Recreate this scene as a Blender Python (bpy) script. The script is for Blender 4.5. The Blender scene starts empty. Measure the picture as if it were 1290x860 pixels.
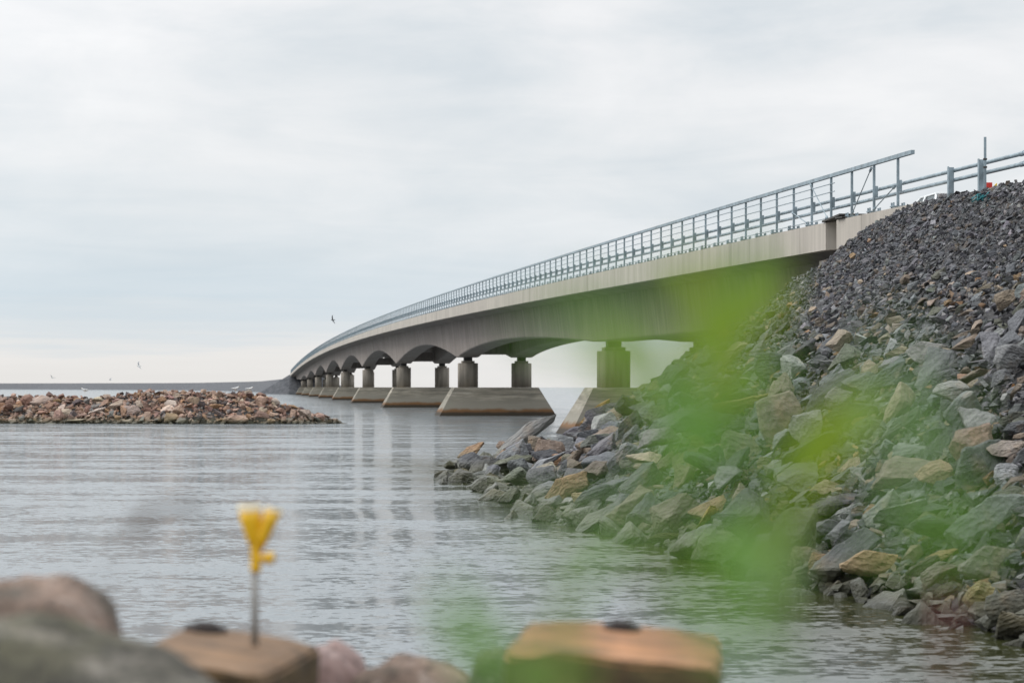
import bpy, bmesh, math, random
import numpy as np
from mathutils import Vector, Matrix, Euler, noise

random.seed(7)
RNG = np.random.default_rng(11)
C = bpy.context.scene.collection
R = math.radians
PI = math.pi

# ------------------------------------------------------------------ camera, sky, sun, exposure
F = 3046.0          # focal length in pixels of the 1290 px wide photograph
HZ = 487.5          # row of the horizon
EYE = 2.1           # eye height over the water
scene = bpy.context.scene
cam_d = bpy.data.cameras.new('camera')
cam_d.sensor_width = 36.0
cam_d.lens = F / 1290 * 36
cam_d.shift_y = (HZ - 430) / 1290
cam_d.clip_start = 0.05
cam_d.clip_end = 30000
cam_d.dof.use_dof = True
cam_d.dof.focus_distance = 46
cam_d.dof.aperture_fstop = 4.0
cam_d.dof.aperture_blades = 9
cam = bpy.data.objects.new('camera', cam_d)
cam.location = (0, 0, EYE)
cam.rotation_euler = (R(90), 0, 0)
C.objects.link(cam)
scene.camera = cam
scene.view_settings.view_transform = 'Standard'
scene.view_settings.look = 'None'
scene.view_settings.exposure = 0.2
scene.view_settings.gamma = 1.0
scene.render.engine = 'CYCLES'
scene.cycles.use_denoising = True
scene.cycles.max_bounces = 6
scene.cycles.caustics_reflective = False
scene.cycles.caustics_refractive = False

SUN_EL, SUN_AZ = 42, -78      # degrees; azimuth measured from the view direction, negative = left
world = bpy.data.worlds.new('World')
scene.world = world
world.use_nodes = True
wn, wl = world.node_tree.nodes, world.node_tree.links
wn.clear()


def N(nt, typ, **kw):
    n = nt.nodes.new(typ)
    for k, v in kw.items():
        if k.startswith('i_'):
            n.inputs[k[2:]].default_value = v
        elif k.startswith('n_'):
            n.inputs[int(k[2:])].default_value = v
        else:
            setattr(n, k, v)
    return n


def ramp(nt, pts, fac=None, mode='LINEAR'):
    n = nt.nodes.new('ShaderNodeValToRGB')
    cr = n.color_ramp
    cr.interpolation = mode
    while len(cr.elements) < len(pts):
        cr.elements.new(0.5)
    for e, (p, c) in zip(cr.elements, pts):
        e.position = p
        e.color = (c, c, c, 1) if isinstance(c, (int, float)) else (*c, 1)
    if fac is not None:
        nt.links.new(fac, n.inputs[0])
    return n


def build_world(nt):
    L = nt.links
    out = N(nt, 'ShaderNodeOutputWorld')
    bg = N(nt, 'ShaderNodeBackground')
    sky = N(nt, 'ShaderNodeTexSky', sky_type='NISHITA', sun_disc=False,
            sun_elevation=R(SUN_EL), sun_rotation=R(SUN_AZ), air_density=1.0, dust_density=2.0)
    tc = N(nt, 'ShaderNodeTexCoord')
    sep = N(nt, 'ShaderNodeSeparateXYZ')
    L.new(tc.outputs['Generated'], sep.inputs[0])
    # the cloud deck: directions dropped on to a plane far overhead
    zb = N(nt, 'ShaderNodeMath', operation='ADD', n_1=0.055)
    zmax = N(nt, 'ShaderNodeMath', operation='MAXIMUM', n_1=0.0)
    L.new(sep.outputs[2], zmax.inputs[0]); L.new(zmax.outputs[0], zb.inputs[0])
    dv = N(nt, 'ShaderNodeVectorMath', operation='DIVIDE')
    cmb = N(nt, 'ShaderNodeCombineXYZ')
    for i in range(3):
        L.new(zb.outputs[0], cmb.inputs[i])
    L.new(tc.outputs['Generated'], dv.inputs[0]); L.new(cmb.outputs[0], dv.inputs[1])
    n1 = N(nt, 'ShaderNodeTexNoise', i_Scale=1.15, i_Detail=7.0, i_Roughness=0.56, i_Distortion=0.5)
    mp = N(nt, 'ShaderNodeMapping')
    mp.inputs['Location'].default_value = (5.6, 2.9, 0.0)
    mp.inputs['Scale'].default_value = (1.15, 0.95, 0.0)
    L.new(dv.outputs[0], mp.inputs[0]); L.new(mp.outputs[0], n1.inputs['Vector'])
    n2 = N(nt, 'ShaderNodeTexNoise', i_Scale=8.5, i_Detail=6.0, i_Roughness=0.55, i_Distortion=0.4)
    mp2 = N(nt, 'ShaderNodeMapping')
    mp2.inputs['Scale'].default_value = (1.0, 1.0, 2.0)
    mp2.inputs['Location'].default_value = (0.7, 0.3, 0.45)
    L.new(tc.outputs['Generated'], mp2.inputs[0]); L.new(mp2.outputs[0], n2.inputs['Vector'])
    mixn = N(nt, 'ShaderNodeMix', data_type='FLOAT', n_0=0.62)
    L.new(n1.outputs[0], mixn.inputs[2]); L.new(n2.outputs[0], mixn.inputs[3])
    # cloud brightness
    cl = ramp(nt, [(0.37, (0.62, 0.67, 0.71)), (0.46, (0.71, 0.74, 0.765)), (0.54, (0.79, 0.80, 0.815)), (0.63, (0.86, 0.86, 0.868))], mixn.outputs[0])
    # elevation bands near the horizon (cream band, then a bluish band with streaks)
    el = N(nt, 'ShaderNodeMapRange', clamp=True)
    el.inputs['From Min'].default_value = 0.0; el.inputs['From Max'].default_value = 0.16
    L.new(sep.outputs[2], el.inputs['Value'])
    n3 = N(nt, 'ShaderNodeTexNoise', i_Scale=5.0, i_Detail=5.0, i_Roughness=0.6)
    mp3 = N(nt, 'ShaderNodeMapping')
    mp3.inputs['Scale'].default_value = (1.0, 1.0, 22.0)
    L.new(tc.outputs['Generated'], mp3.inputs[0]); L.new(mp3.outputs[0], n3.inputs['Vector'])
    wob = N(nt, 'ShaderNodeMath', operation='MULTIPLY_ADD', n_1=0.22, n_2=-0.11)
    L.new(n3.outputs[0], wob.inputs[0])
    ela = N(nt, 'ShaderNodeMath', operation='ADD')
    L.new(el.outputs[0], ela.inputs[0]); L.new(wob.outputs[0], ela.inputs[1])
    band = ramp(nt, [(0.0, (0.76, 0.745, 0.725)), (0.085, (0.79, 0.775, 0.755)), (0.13, (0.67, 0.715, 0.745)), (0.24, (0.57, 0.665, 0.735)), (0.42, (0.66, 0.72, 0.765)), (0.6, (0.76, 0.785, 0.805)), (1.0, (0.79, 0.80, 0.815))], ela.outputs[0])
    bf = ramp(nt, [(0.0, 1.0), (0.12, 0.9), (0.35, 0.62), (0.75, 0.25), (1.0, 0.05)], el.outputs[0])
    az = N(nt, 'ShaderNodeMapRange', clamp=True)
    az.inputs['From Min'].default_value = -0.10; az.inputs['From Max'].default_value = 0.16
    az.inputs['To Min'].default_value = 1.0; az.inputs['To Max'].default_value = 0.55
    L.new(sep.outputs[0], az.inputs['Value'])
    bfm = N(nt, 'ShaderNodeMath', operation='MULTIPLY')
    L.new(bf.outputs[0], bfm.inputs[0]); L.new(az.outputs[0], bfm.inputs[1])
    mx = N(nt, 'ShaderNodeMix', data_type='RGBA')
    L.new(bfm.outputs[0], mx.inputs[0]); L.new(cl.outputs[0], mx.inputs[6]); L.new(band.outputs[0], mx.inputs[7])
    # the hidden sun brightens the cloud on its side
    sd = (math.sin(R(SUN_AZ)) * math.cos(R(SUN_EL)), math.cos(R(SUN_AZ)) * math.cos(R(SUN_EL)), math.sin(R(SUN_EL)))
    dp = N(nt, 'ShaderNodeVectorMath', operation='DOT_PRODUCT'); dp.inputs[1].default_value = sd
    L.new(tc.outputs['Generated'], dp.inputs[0])
    gl = N(nt, 'ShaderNodeMapRange', clamp=True)
    gl.inputs['From Min'].default_value = 0.3; gl.inputs['From Max'].default_value = 1.0
    gl.inputs['To Min'].default_value = 0.97; gl.inputs['To Max'].default_value = 1.35
    L.new(dp.outputs['Value'], gl.inputs['Value'])
    sc_ = N(nt, 'ShaderNodeVectorMath', operation='SCALE')
    L.new(mx.outputs[2], sc_.inputs[0]); L.new(gl.outputs[0], sc_.inputs['Scale'])
    # an overcast sky grows brighter towards the zenith
    zr = N(nt, 'ShaderNodeMapRange', clamp=True)
    zr.inputs['From Min'].default_value = 0.16; zr.inputs['From Max'].default_value = 0.5
    zr.inputs['To Min'].default_value = 1.0; zr.inputs['To Max'].default_value = 1.8
    L.new(sep.outputs[2], zr.inputs['Value'])
    sz = N(nt, 'ShaderNodeVectorMath', operation='SCALE')
    L.new(sc_.outputs[0], sz.inputs[0]); L.new(zr.outputs[0], sz.inputs['Scale'])
    sc_ = sz
    # cloud layer over the physical sky (sky at strength 0.1)
    sk = N(nt, 'ShaderNodeVectorMath', operation='SCALE'); sk.inputs['Scale'].default_value = 0.1
    L.new(sky.outputs[0], sk.inputs[0])
    fin = N(nt, 'ShaderNodeMix', data_type='RGBA', n_0=0.93)
    L.new(sk.outputs[0], fin.inputs[6]); L.new(sc_.outputs[0], fin.inputs[7])
    L.new(fin.outputs[2], bg.inputs[0])
    bg.inputs[1].default_value = 1.0
    L.new(bg.outputs[0], out.inputs[0])


build_world(world.node_tree)
sun_d = bpy.data.lights.new('sun', 'SUN')
sun_d.energy = 1.0
sun_d.angle = R(24)
sun_d.color = (1.0, 0.95, 0.88)
sun = bpy.data.objects.new('sun', sun_d)
sun.rotation_euler = Vector((math.sin(R(SUN_AZ)) * math.cos(R(SUN_EL)), math.cos(R(SUN_AZ)) * math.cos(R(SUN_EL)), math.sin(R(SUN_EL)))).to_track_quat('Z', 'Y').to_euler()
C.objects.link(sun)


# ------------------------------------------------------------------ helpers
def W(x, y, D):
    """where the ray of photo pixel x, y stands at distance D in front of the camera"""
    return Vector(((x - 645) / F * D, D, EYE - (y - HZ) / F * D))


def px_of(p):
    return 645 + p[0] / p[1] * F, HZ - (p[2] - EYE) / p[1] * F


def tag(o, label=None, cat=None, group=None, kind=None):
    if label: o['label'] = label
    if cat: o['category'] = cat
    if group: o['group'] = group
    if kind: o['kind'] = kind
    return o


def empty(name, loc=(0, 0, 0), rz=0.0):
    o = bpy.data.objects.new(name, None)
    o.empty_display_size = 0.2
    o.location = loc
    o.rotation_euler = (0, 0, rz)
    C.objects.link(o)
    return o


def link(name, me, mat=None, parent=None):
    o = bpy.data.objects.new(name, me)
    if mat is not None and not me.materials:
        me.materials.append(mat)
    if parent is not None:
        o.parent = parent
    C.objects.link(o)
    return o


def obj(name, bm, mat, parent=None, smooth=False):
    me = bpy.data.meshes.new(name)
    bm.normal_update()
    bm.to_mesh(me)
    bm.free()
    if smooth:
        me.polygons.foreach_set('use_smooth', [True] * len(me.polygons))
    return link(name, me, mat, parent)


def raw_mesh(name, V, T, mat, parent=None, col=None, smooth=False):
    """mesh from numpy vertices and triangles, with optional colour per vertex"""
    me = bpy.data.meshes.new(name)
    me.vertices.add(len(V)); me.vertices.foreach_set('co', np.asarray(V, np.float32).ravel())
    me.loops.add(T.size); me.loops.foreach_set('vertex_index', T.astype(np.int32).ravel())
    me.polygons.add(len(T))
    me.polygons.foreach_set('loop_start', np.arange(0, T.size, 3, dtype=np.int32))
    me.polygons.foreach_set('use_smooth', np.full(len(T), smooth))
    me.update(calc_edges=True)
    if col is not None:
        a = me.color_attributes.new('tone', 'FLOAT_COLOR', 'POINT')
        c4 = np.ones((len(V), 4), np.float32); c4[:, :3] = col
        a.data.foreach_set('color', c4.ravel())
    return link(name, me, mat, parent)


def box(bm, lo, hi, M=None, bev=0.0):
    vs = [bm.verts.new((x, y, z)) for z in (lo[2], hi[2]) for y in (lo[1], hi[1]) for x in (lo[0], hi[0])]
    fs = [bm.faces.new([vs[i] for i in q]) for q in ((0, 2, 3, 1), (4, 5, 7, 6), (0, 1, 5, 4), (2, 6, 7, 3), (0, 4, 6, 2), (1, 3, 7, 5))]
    if bev:
        es = list({e for f in fs for e in f.edges})
        r = bmesh.ops.bevel(bm, geom=es, offset=bev, segments=2, affect='EDGES', profile=0.7)
        vs = list({v for f in r['faces'] for v in f.verts} | {v for v in vs if v.is_valid})
    if M is not None:
        for v in vs: v.co = M @ v.co
    return vs


def tube(bm, pts, r, n=8, caps=True, rs=None):
    pts = [Vector(p) for p in pts]
    rings = []
    up = Vector((0, 0, 1))
    for i, p in enumerate(pts):
        d = (pts[min(i + 1, len(pts) - 1)] - pts[max(i - 1, 0)]).normalized()
        a = d.cross(up)
        if a.length < 1e-3: a = d.cross(Vector((0, 1, 0)))
        a.normalize(); b = a.cross(d).normalized()
        rr = rs[i] if rs else r
        rings.append([bm.verts.new(p + (a * math.cos(2 * PI * k / n) + b * math.sin(2 * PI * k / n)) * rr) for k in range(n)])
    for A, B in zip(rings, rings[1:]):
        for k in range(n):
            bm.faces.new((A[k], A[(k + 1) % n], B[(k + 1) % n], B[k]))
    if caps:
        bm.faces.new(list(reversed(rings[0]))); bm.faces.new(rings[-1])
    return rings


def sweep(bm, frames, section_fn, close=True):
    """frames: list of parameters; section_fn(param) gives the list of world points of the section"""
    rings = [[bm.verts.new(p) for p in section_fn(f)] for f in frames]
    n = len(rings[0])
    for A, B in zip(rings, rings[1:]):
        for k in range(n if close else n - 1):
            bm.faces.new((A[k], A[(k + 1) % n], B[(k + 1) % n], B[k]))
    if close:
        bm.faces.new(list(reversed(rings[0]))); bm.faces.new(rings[-1])
    bmesh.ops.recalc_face_normals(bm, faces=bm.faces)


# ------------------------------------------------------------------ materials
def new_mat(name):
    m = bpy.data.materials.new(name)
    m.use_nodes = True
    nt = m.node_tree
    nt.nodes.clear()
    out = N(nt, 'ShaderNodeOutputMaterial')
    p = N(nt, 'ShaderNodeBsdfPrincipled')
    nt.links.new(p.outputs[0], out.inputs[0])
    return m, nt, p


def pos_noise(nt, scale, detail=4.0, rough=0.55, stretch=(1, 1, 1), coord='Position'):
    if coord == 'Position':
        g = N(nt, 'ShaderNodeNewGeometry').outputs['Position']
    else:
        g = N(nt, 'ShaderNodeTexCoord').outputs['Object']
    mp = N(nt, 'ShaderNodeMapping')
    mp.inputs['Scale'].default_value = stretch
    nt.links.new(g, mp.inputs[0])
    n = N(nt, 'ShaderNodeTexNoise', i_Scale=scale, i_Detail=detail, i_Roughness=rough)
    nt.links.new(mp.outputs[0], n.inputs['Vector'])
    return n.outputs[0]


def mixc(nt, fac, a, b, blend='MIX'):
    m = N(nt, 'ShaderNodeMix', data_type='RGBA', blend_type=blend)
    for idx, v in ((0, fac), (6, a), (7, b)):
        if isinstance(v, (int, float)):
            m.inputs[idx].default_value = v if idx == 0 else (v, v, v, 1)
        elif isinstance(v, tuple):
            m.inputs[idx].default_value = (*v, 1)
        else:
            nt.links.new(v, m.inputs[idx])
    return m.outputs[2]


def bump(nt, h, p, strength=0.3, dist=0.02):
    b = N(nt, 'ShaderNodeBump')
    b.inputs['Strength'].default_value = strength
    b.inputs['Distance'].default_value = dist
    nt.links.new(h, b.inputs['Height'])
    nt.links.new(b.outputs[0], p.inputs['Normal'])
    return b


def height_fac(nt, z0, z1, wob=0.0, nscale=0.8):
    """1 below z0, 0 above z1 (world height), with a wobbly edge"""
    g = N(nt, 'ShaderNodeNewGeometry')
    s = N(nt, 'ShaderNodeSeparateXYZ')
    nt.links.new(g.outputs['Position'], s.inputs[0])
    z = s.outputs[2]
    if wob:
        w = N(nt, 'ShaderNodeMath', operation='MULTIPLY_ADD', n_1=wob, n_2=-wob / 2)
        nt.links.new(pos_noise(nt, nscale, 5.0), w.inputs[0])
        a = N(nt, 'ShaderNodeMath', operation='ADD')
        nt.links.new(z, a.inputs[0]); nt.links.new(w.outputs[0], a.inputs[1])
        z = a.outputs[0]
    r = N(nt, 'ShaderNodeMapRange', clamp=True)
    r.inputs['From Min'].default_value = z0; r.inputs['From Max'].default_value = z1
    r.inputs['To Min'].default_value = 1; r.inputs['To Max'].default_value = 0
    nt.links.new(z, r.inputs['Value'])
    return r.outputs[0]


def concrete(name, base, streak=0.5, vert=True, tide=False, rough=0.85, tone=0.25, joints=0):
    m, nt, p = new_mat(name)
    b = tuple(base)
    dark = tuple(c * (1 - tone) for c in b); lite = tuple(min(1, c * (1 + tone * 0.8)) for c in b)
    st = (1, 1, 0.09) if vert else (0.10, 0.10, 1.6)
    n1 = pos_noise(nt, 3.0 if vert else 2.2, 5.0, 0.6, st)
    c = mixc(nt, ramp(nt, [(0.32, 0.0), (0.68, 1.0)], n1).outputs[0], dark, lite)
    n2 = pos_noise(nt, 0.35, 5.0, 0.6)
    c = mixc(nt, ramp(nt, [(0.4, 0.0), (0.62, streak)], n2).outputs[0], c, tuple(x * 0.62 for x in b))
    n4 = pos_noise(nt, 9.0, 5.0, 0.7, (1, 1, 0.5))
    c = mixc(nt, ramp(nt, [(0.62, 0.0), (0.75, 0.55)], n4).outputs[0], c, tuple(min(1, x * 1.35) for x in b))
    if tide:
        n8 = pos_noise(nt, 2.6, 6.0, 0.7, (0.22, 0.22, 2.6))
        c = mixc(nt, ramp(nt, [(0.40, 0.6), (0.52, 0.0)], n8).outputs[0], c, (0.13, 0.125, 0.10))
        c = mixc(nt, ramp(nt, [(0.56, 0.0), (0.66, 0.6)], n8).outputs[0], c, (0.46, 0.43, 0.37))
    if joints:
        g = N(nt, 'ShaderNodeNewGeometry'); sp_ = N(nt, 'ShaderNodeSeparateXYZ')
        nt.links.new(g.outputs['Position'], sp_.inputs[0])
        fr = N(nt, 'ShaderNodeMath', operation='PINGPONG', n_1=joints / 2)
        nt.links.new(sp_.outputs[1], fr.inputs[0])
        fa = N(nt, 'ShaderNodeMapRange', clamp=True)
        fa.inputs['From Min'].default_value = 0.015; fa.inputs['From Max'].default_value = 0.05
        fa.inputs['To Min'].default_value = 0.55; fa.inputs['To Max'].default_value = 0.0
        nt.links.new(fr.outputs[0], fa.inputs['Value'])
        c = mixc(nt, fa.outputs[0], c, tuple(x * 0.45 for x in b))
        n7 = pos_noise(nt, 0.9, 3.0, 0.5, (1, 1, 0.05))
        c = mixc(nt, ramp(nt, [(0.60, 0.0), (0.70, 0.55)], n7).outputs[0], c, tuple(x * 0.55 for x in b))
    if tide:
        f0 = height_fac(nt, 0.75, 1.5, 0.9, 0.5)
        c = mixc(nt, f0, c, tuple(x * k for x, k in zip(b, (0.78, 0.8, 0.82))))
        f = height_fac(nt, 0.42, 0.62, 0.45, 0.9)
        c = mixc(nt, f, c, (0.17, 0.085, 0.032))
        f2 = height_fac(nt, 0.20, 0.38, 0.16, 1.4)
        c = mixc(nt, f2, c, (0.035, 0.026, 0.015))
    nt.links.new(c, p.inputs['Base Color'])
    p.inputs['Roughness'].default_value = rough
    bump(nt, pos_noise(nt, 25.0, 6.0, 0.7), p, 0.35, 0.01)
    return m


def plain(name, col, rough=0.6, metal=0.0, var=0.12, scale=8.0, coord='Object', **kw):
    m, nt, p = new_mat(name)
    n = pos_noise(nt, scale, 4.0, 0.6, coord=coord)
    c = mixc(nt, ramp(nt, [(0.35, 0.0), (0.65, 1.0)], n).outputs[0], tuple(x * (1 - var) for x in col), tuple(min(1, x * (1 + var)) for x in col))
    nt.links.new(c, p.inputs['Base Color'])
    p.inputs['Roughness'].default_value = rough
    p.inputs['Metallic'].default_value = metal
    for k, v in kw.items():
        p.inputs[k.replace('_', ' ')].default_value = v
    return m


def rock_mat(name, from_object, layered=True, wet=True, rust=0.35, scale=1.0, lichen=False):
    """tint comes from the object's own colour or from the mesh attribute 'tone'"""
    m, nt, p = new_mat(name)
    if from_object:
        tint = N(nt, 'ShaderNodeObjectInfo').outputs['Color']
        co = 'Object'
    else:
        tint = N(nt, 'ShaderNodeVertexColor', layer_name='tone').outputs[0]
        co = 'Position'
    n1 = pos_noise(nt, 2.6 * scale, 6.0, 0.65, (1, 1, 1.6), co)
    c = mixc(nt, ramp(nt, [(0.3, 0.0), (0.72, 1.0)], n1).outputs[0], mixc(nt, 1.0, tint, (0.66, 0.65, 0.66), 'MULTIPLY'), mixc(nt, 1.0, tint, (1.28, 1.26, 1.22), 'MULTIPLY'))
    n2 = pos_noise(nt, 1.3 * scale, 4.0, 0.6, (1, 1, 1), co)
    c = mixc(nt, ramp(nt, [(0.58, 0.0), (0.70, rust)], n2).outputs[0], c, (0.30, 0.17, 0.075))
    n3 = pos_noise(nt, 22.0 * scale, 4.0, 0.8, (1, 1, 1), co)
    c = mixc(nt, ramp(nt, [(0.58, 0.0), (0.72, 0.5)], n3).outputs[0], c, (0.42, 0.41, 0.39))
    c = mixc(nt, ramp(nt, [(0.30, 0.55), (0.43, 0.0)], n3).outputs[0], c, (0.03, 0.03, 0.032))
    if lichen:
        n6 = pos_noise(nt, 3.5 * scale, 5.0, 0.7, (1, 1, 1), co)
        c = mixc(nt, ramp(nt, [(0.5, 0.0), (0.66, 0.7)], n6).outputs[0], c, (0.26, 0.29, 0.20))
    if wet:
        f = height_fac(nt, 0.12, 0.62, 0.35, 1.5)
        c = mixc(nt, ramp(nt, [(0.3, 0), (1, 0.6)], f).outputs[0], c, (0.13, 0.125, 0.05))
        f2 = height_fac(nt, 0.03, 0.26, 0.16, 2.2)
        c = mixc(nt, ramp(nt, [(0, 0), (1, 0.88)], f2).outputs[0], c, (0.022, 0.024, 0.011))
        ro = N(nt, 'ShaderNodeMapRange'); ro.inputs['To Min'].default_value = 0.82; ro.inputs['To Max'].default_value = 0.38
        nt.links.new(f, ro.inputs['Value']); nt.links.new(ro.outputs[0], p.inputs['Roughness'])
    else:
        p.inputs['Roughness'].default_value = 0.85
    nt.links.new(c, p.inputs['Base Color'])
    h = pos_noise(nt, 7.0 * scale, 8.0, 0.7, (1, 1, 2.4) if layered else (1, 1, 1), co)
    vo = N(nt, 'ShaderNodeTexVoronoi', feature='F1', i_Scale=9.0 * scale)
    mpv = N(nt, 'ShaderNodeMapping'); mpv.inputs['Scale'].default_value = (1, 1, 2.2); mpv.inputs['Rotation'].default_value = (0.3, 0.2, 0.4)
    src = N(nt, 'ShaderNodeTexCoord').outputs['Object'] if co == 'Object' else N(nt, 'ShaderNodeNewGeometry').outputs['Position']
    nt.links.new(src, mpv.inputs[0]); nt.links.new(mpv.outputs[0], vo.inputs['Vector'])
    hs = N(nt, 'ShaderNodeMath', operation='MULTIPLY_ADD', n_1=0.55)
    nt.links.new(vo.outputs['Distance'], hs.inputs[0]); nt.links.new(h, hs.inputs[2])
    bump(nt, hs.outputs[0], p, 1.0, 0.085 / scale)
    return m


M = {}
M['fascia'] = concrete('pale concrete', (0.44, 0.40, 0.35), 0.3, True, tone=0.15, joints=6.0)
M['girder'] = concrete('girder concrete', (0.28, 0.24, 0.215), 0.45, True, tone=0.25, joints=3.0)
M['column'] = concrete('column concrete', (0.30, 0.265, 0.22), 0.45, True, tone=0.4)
M['pier'] = concrete('stained pier concrete', (0.33, 0.30, 0.24), 0.75, False, tide=True, tone=0.5)
M['abut'] = concrete('abutment concrete', (0.47, 0.43, 0.36), 0.3, True)
M['steel'] = plain('galvanised steel', (0.245, 0.305, 0.34), 0.5, 0.3, 0.25, 4.0)
M['darksteel'] = plain('dark steel', (0.06, 0.055, 0.05), 0.6, 0.5)
M['rust'] = plain('dark rusty iron', (0.022, 0.014, 0.012), 0.9, 0.0, 0.4, 30.0)
M['asphalt'] = plain('asphalt', (0.055, 0.055, 0.058), 0.9, 0, 0.25, 60.0, 'Position')
M['rock_obj'] = rock_mat('quarry rock', True)
M['rock_stuff'] = rock_mat('small quarry rock', False)
M['gravel'] = rock_mat('crushed stone', False, wet=False, rust=0.15, scale=2.0)
M['granite_obj'] = rock_mat('pink granite rock', True, rust=0.25)
M['granite_stuff'] = rock_mat('small granite rock', False, rust=0.25)


# ------------------------------------------------------------------ terrain functions
TH = math.atan(0.1105)
U = Vector((-math.sin(TH), math.cos(TH), 0))
Vv = Vector((math.cos(TH), math.sin(TH), 0))
OX = 18.56


def BP(s, t, z):
    return Vector((OX, 0, z)) + U * s + Vv * t


def deck(s):
    D = 0.994 * s
    if D < 735:
        return EYE + 6.6 - 2.35e-5 * (D - 400) ** 2
    return max(EYE + 6.6 - 2.35e-5 * 335 ** 2 - (D - 735) * 0.0046, 4.6)


def edge_x(y):      # the outer edge of bridge and road (t = -4.76)
    return 13.8 - 0.1105 * y


TOE = [(-40, 5.5), (0, 5.6), (12, 4.95), (19.8, 4.15), (24.7, 3.2), (32, 1.95), (38, 0.62), (44, 0.0), (50, -0.65), (56, -0.95), (62, -1.15)]
PROF = [(-1, 0), (0, 0.0), (0.06, 0.035), (0.11, 0.13), (0.28, 0.335), (0.45, 0.55), (0.565, 0.68), (0.66, 0.81), (0.79, 0.915), (1, 1), (1.3, 1.25), (3, 2.6)]
TOEY, TOEX = zip(*TOE)
PX, PZ = zip(*PROF)
SIDE = [(-1, 0), (0, 0.0), (0.06, 0.04), (0.28, 0.30), (0.5, 0.53), (0.75, 0.79), (0.9, 0.93), (1, 1), (1.3, 1.45), (3, 3.6)]
QX, QZ = zip(*SIDE)
S0 = 59.5


def bank(X, Y):
    """height of the rock embankment (numpy arrays)"""
    X = np.asarray(X, float); Y = np.asarray(Y, float)
    q = (edge_x(Y) - X)
    Yc = np.minimum(Y, 61.0)
    qt = (edge_x(Yc) - np.interp(Yc, TOEY, TOEX))
    zc = EYE + 6.6 - 2.35e-5 * (np.minimum(Y, 59) - 400) ** 2 - np.interp(Y, [40, 49.5, 51.8, 56, 60], [0.0, 0.0, 0.22, 0.88, 1.30])
    over = np.maximum(Y - S0, 0)
    qq = np.maximum(q, 0)
    rad = np.where(over > 0, np.hypot(qq, over * 0.92), q)
    k = np.clip((Y - 44) / 10, 0, 1)
    z = zc * (1 - (np.interp(rad / qt, PX, PZ) * k + np.interp(rad / qt, QX, QZ) * (1 - k)))
    # far side of the road, and the road bed itself
    far = np.maximum(-q - 9.6, 0)
    z = np.where((q < -9.6), np.minimum(z, zc - far * 0.65), z)
    z = z + np.where((q > -0.5) & (q < 1.0) & (Y < 49), 0.03 * np.sin(np.clip((q + 0.5) / 1.5, 0, 1) * PI), 0)
    z = z - np.where((q < -0.45) & (q > -9.2) & (Y < 58.5), 0.25, 0)
    return z


def bank_at(x, y):
    """first hit of the ray of pixel x, y with the bank"""
    D = 12.0
    while D < 120:
        p = W(x, y, D)
        if p.z < float(bank(p.x, p.y)) or p.z < 0:
            return p
        D += 0.05
    return None


# islet: crest line and height
def islet(X, Y):
    X = np.asarray(X, float); Y = np.asarray(Y, float)
    cz = np.interp(X, [-75, -60, -29, -26.5, -24.6, -22, -17, -14.6, -14.0, -12.3, -11.2, -9.9, -9], [0.0, 1.6, 1.62, 1.62, 1.42, 1.86, 1.9, 1.78, 1.35, 0.9, 0.5, 0.06, -0.6])
    yf = np.interp(X, [-75, -30, -18, -12, -9.9], [141, 139.4, 137.6, 137.3, 138.5])
    yc = yf + np.interp(X, [-30, -16, -12, -9.9], [4.6, 4.2, 2.5, 1.0])
    yb = yc + np.interp(X, [-30, -16, -12, -9.9], [5.5, 5.0, 3.0, 1.2])
    up = (Y - yf) / (yc - yf)
    dn = (yb - Y) / (yb - yc)
    k = np.minimum(up, dn)
    return np.where(k > 0, cz * np.clip(k, 0, 1) ** 0.75, k * 1.2) - 0.12


def shore(X, Y):
    """the near shore the camera stands on"""
    X = np.asarray(X, float); Y = np.asarray(Y, float)
    d = np.interp(Y, [-20, -2, 5.5, 7, 9.5, 12, 16], [2.0, 1.15, 1.08, 0.80, 0.1, -0.5, -1.5])
    return d


def grid_mesh(name, fn, x0, x1, y0, y1, step, mat, amp=0.0, nscale=1.0, base=0.0):
    nx = int((x1 - x0) / step) + 1; ny = int((y1 - y0) / step) + 1
    X, Y = np.meshgrid(np.linspace(x0, x1, nx), np.linspace(y0, y1, ny))
    Z = fn(X, Y) + base
    if amp:
        nz = np.array([noise.noise(Vector((a * nscale, b * nscale, 0))) for a, b in zip(X.ravel(), Y.ravel())]).reshape(X.shape)
        Z = Z + amp * nz
    V = np.stack([X, Y, Z], -1).reshape(-1, 3)
    i = np.arange(nx * ny).reshape(ny, nx)
    a, b, c, d = i[:-1, :-1].ravel(), i[:-1, 1:].ravel(), i[1:, 1:].ravel(), i[1:, :-1].ravel()
    T = np.concatenate([np.stack([a, b, c], 1), np.stack([a, c, d], 1)])
    col = np.full((len(V), 3), (0.07, 0.07, 0.073))
    return raw_mesh(name, V, T, mat, col=col, smooth=True)


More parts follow.
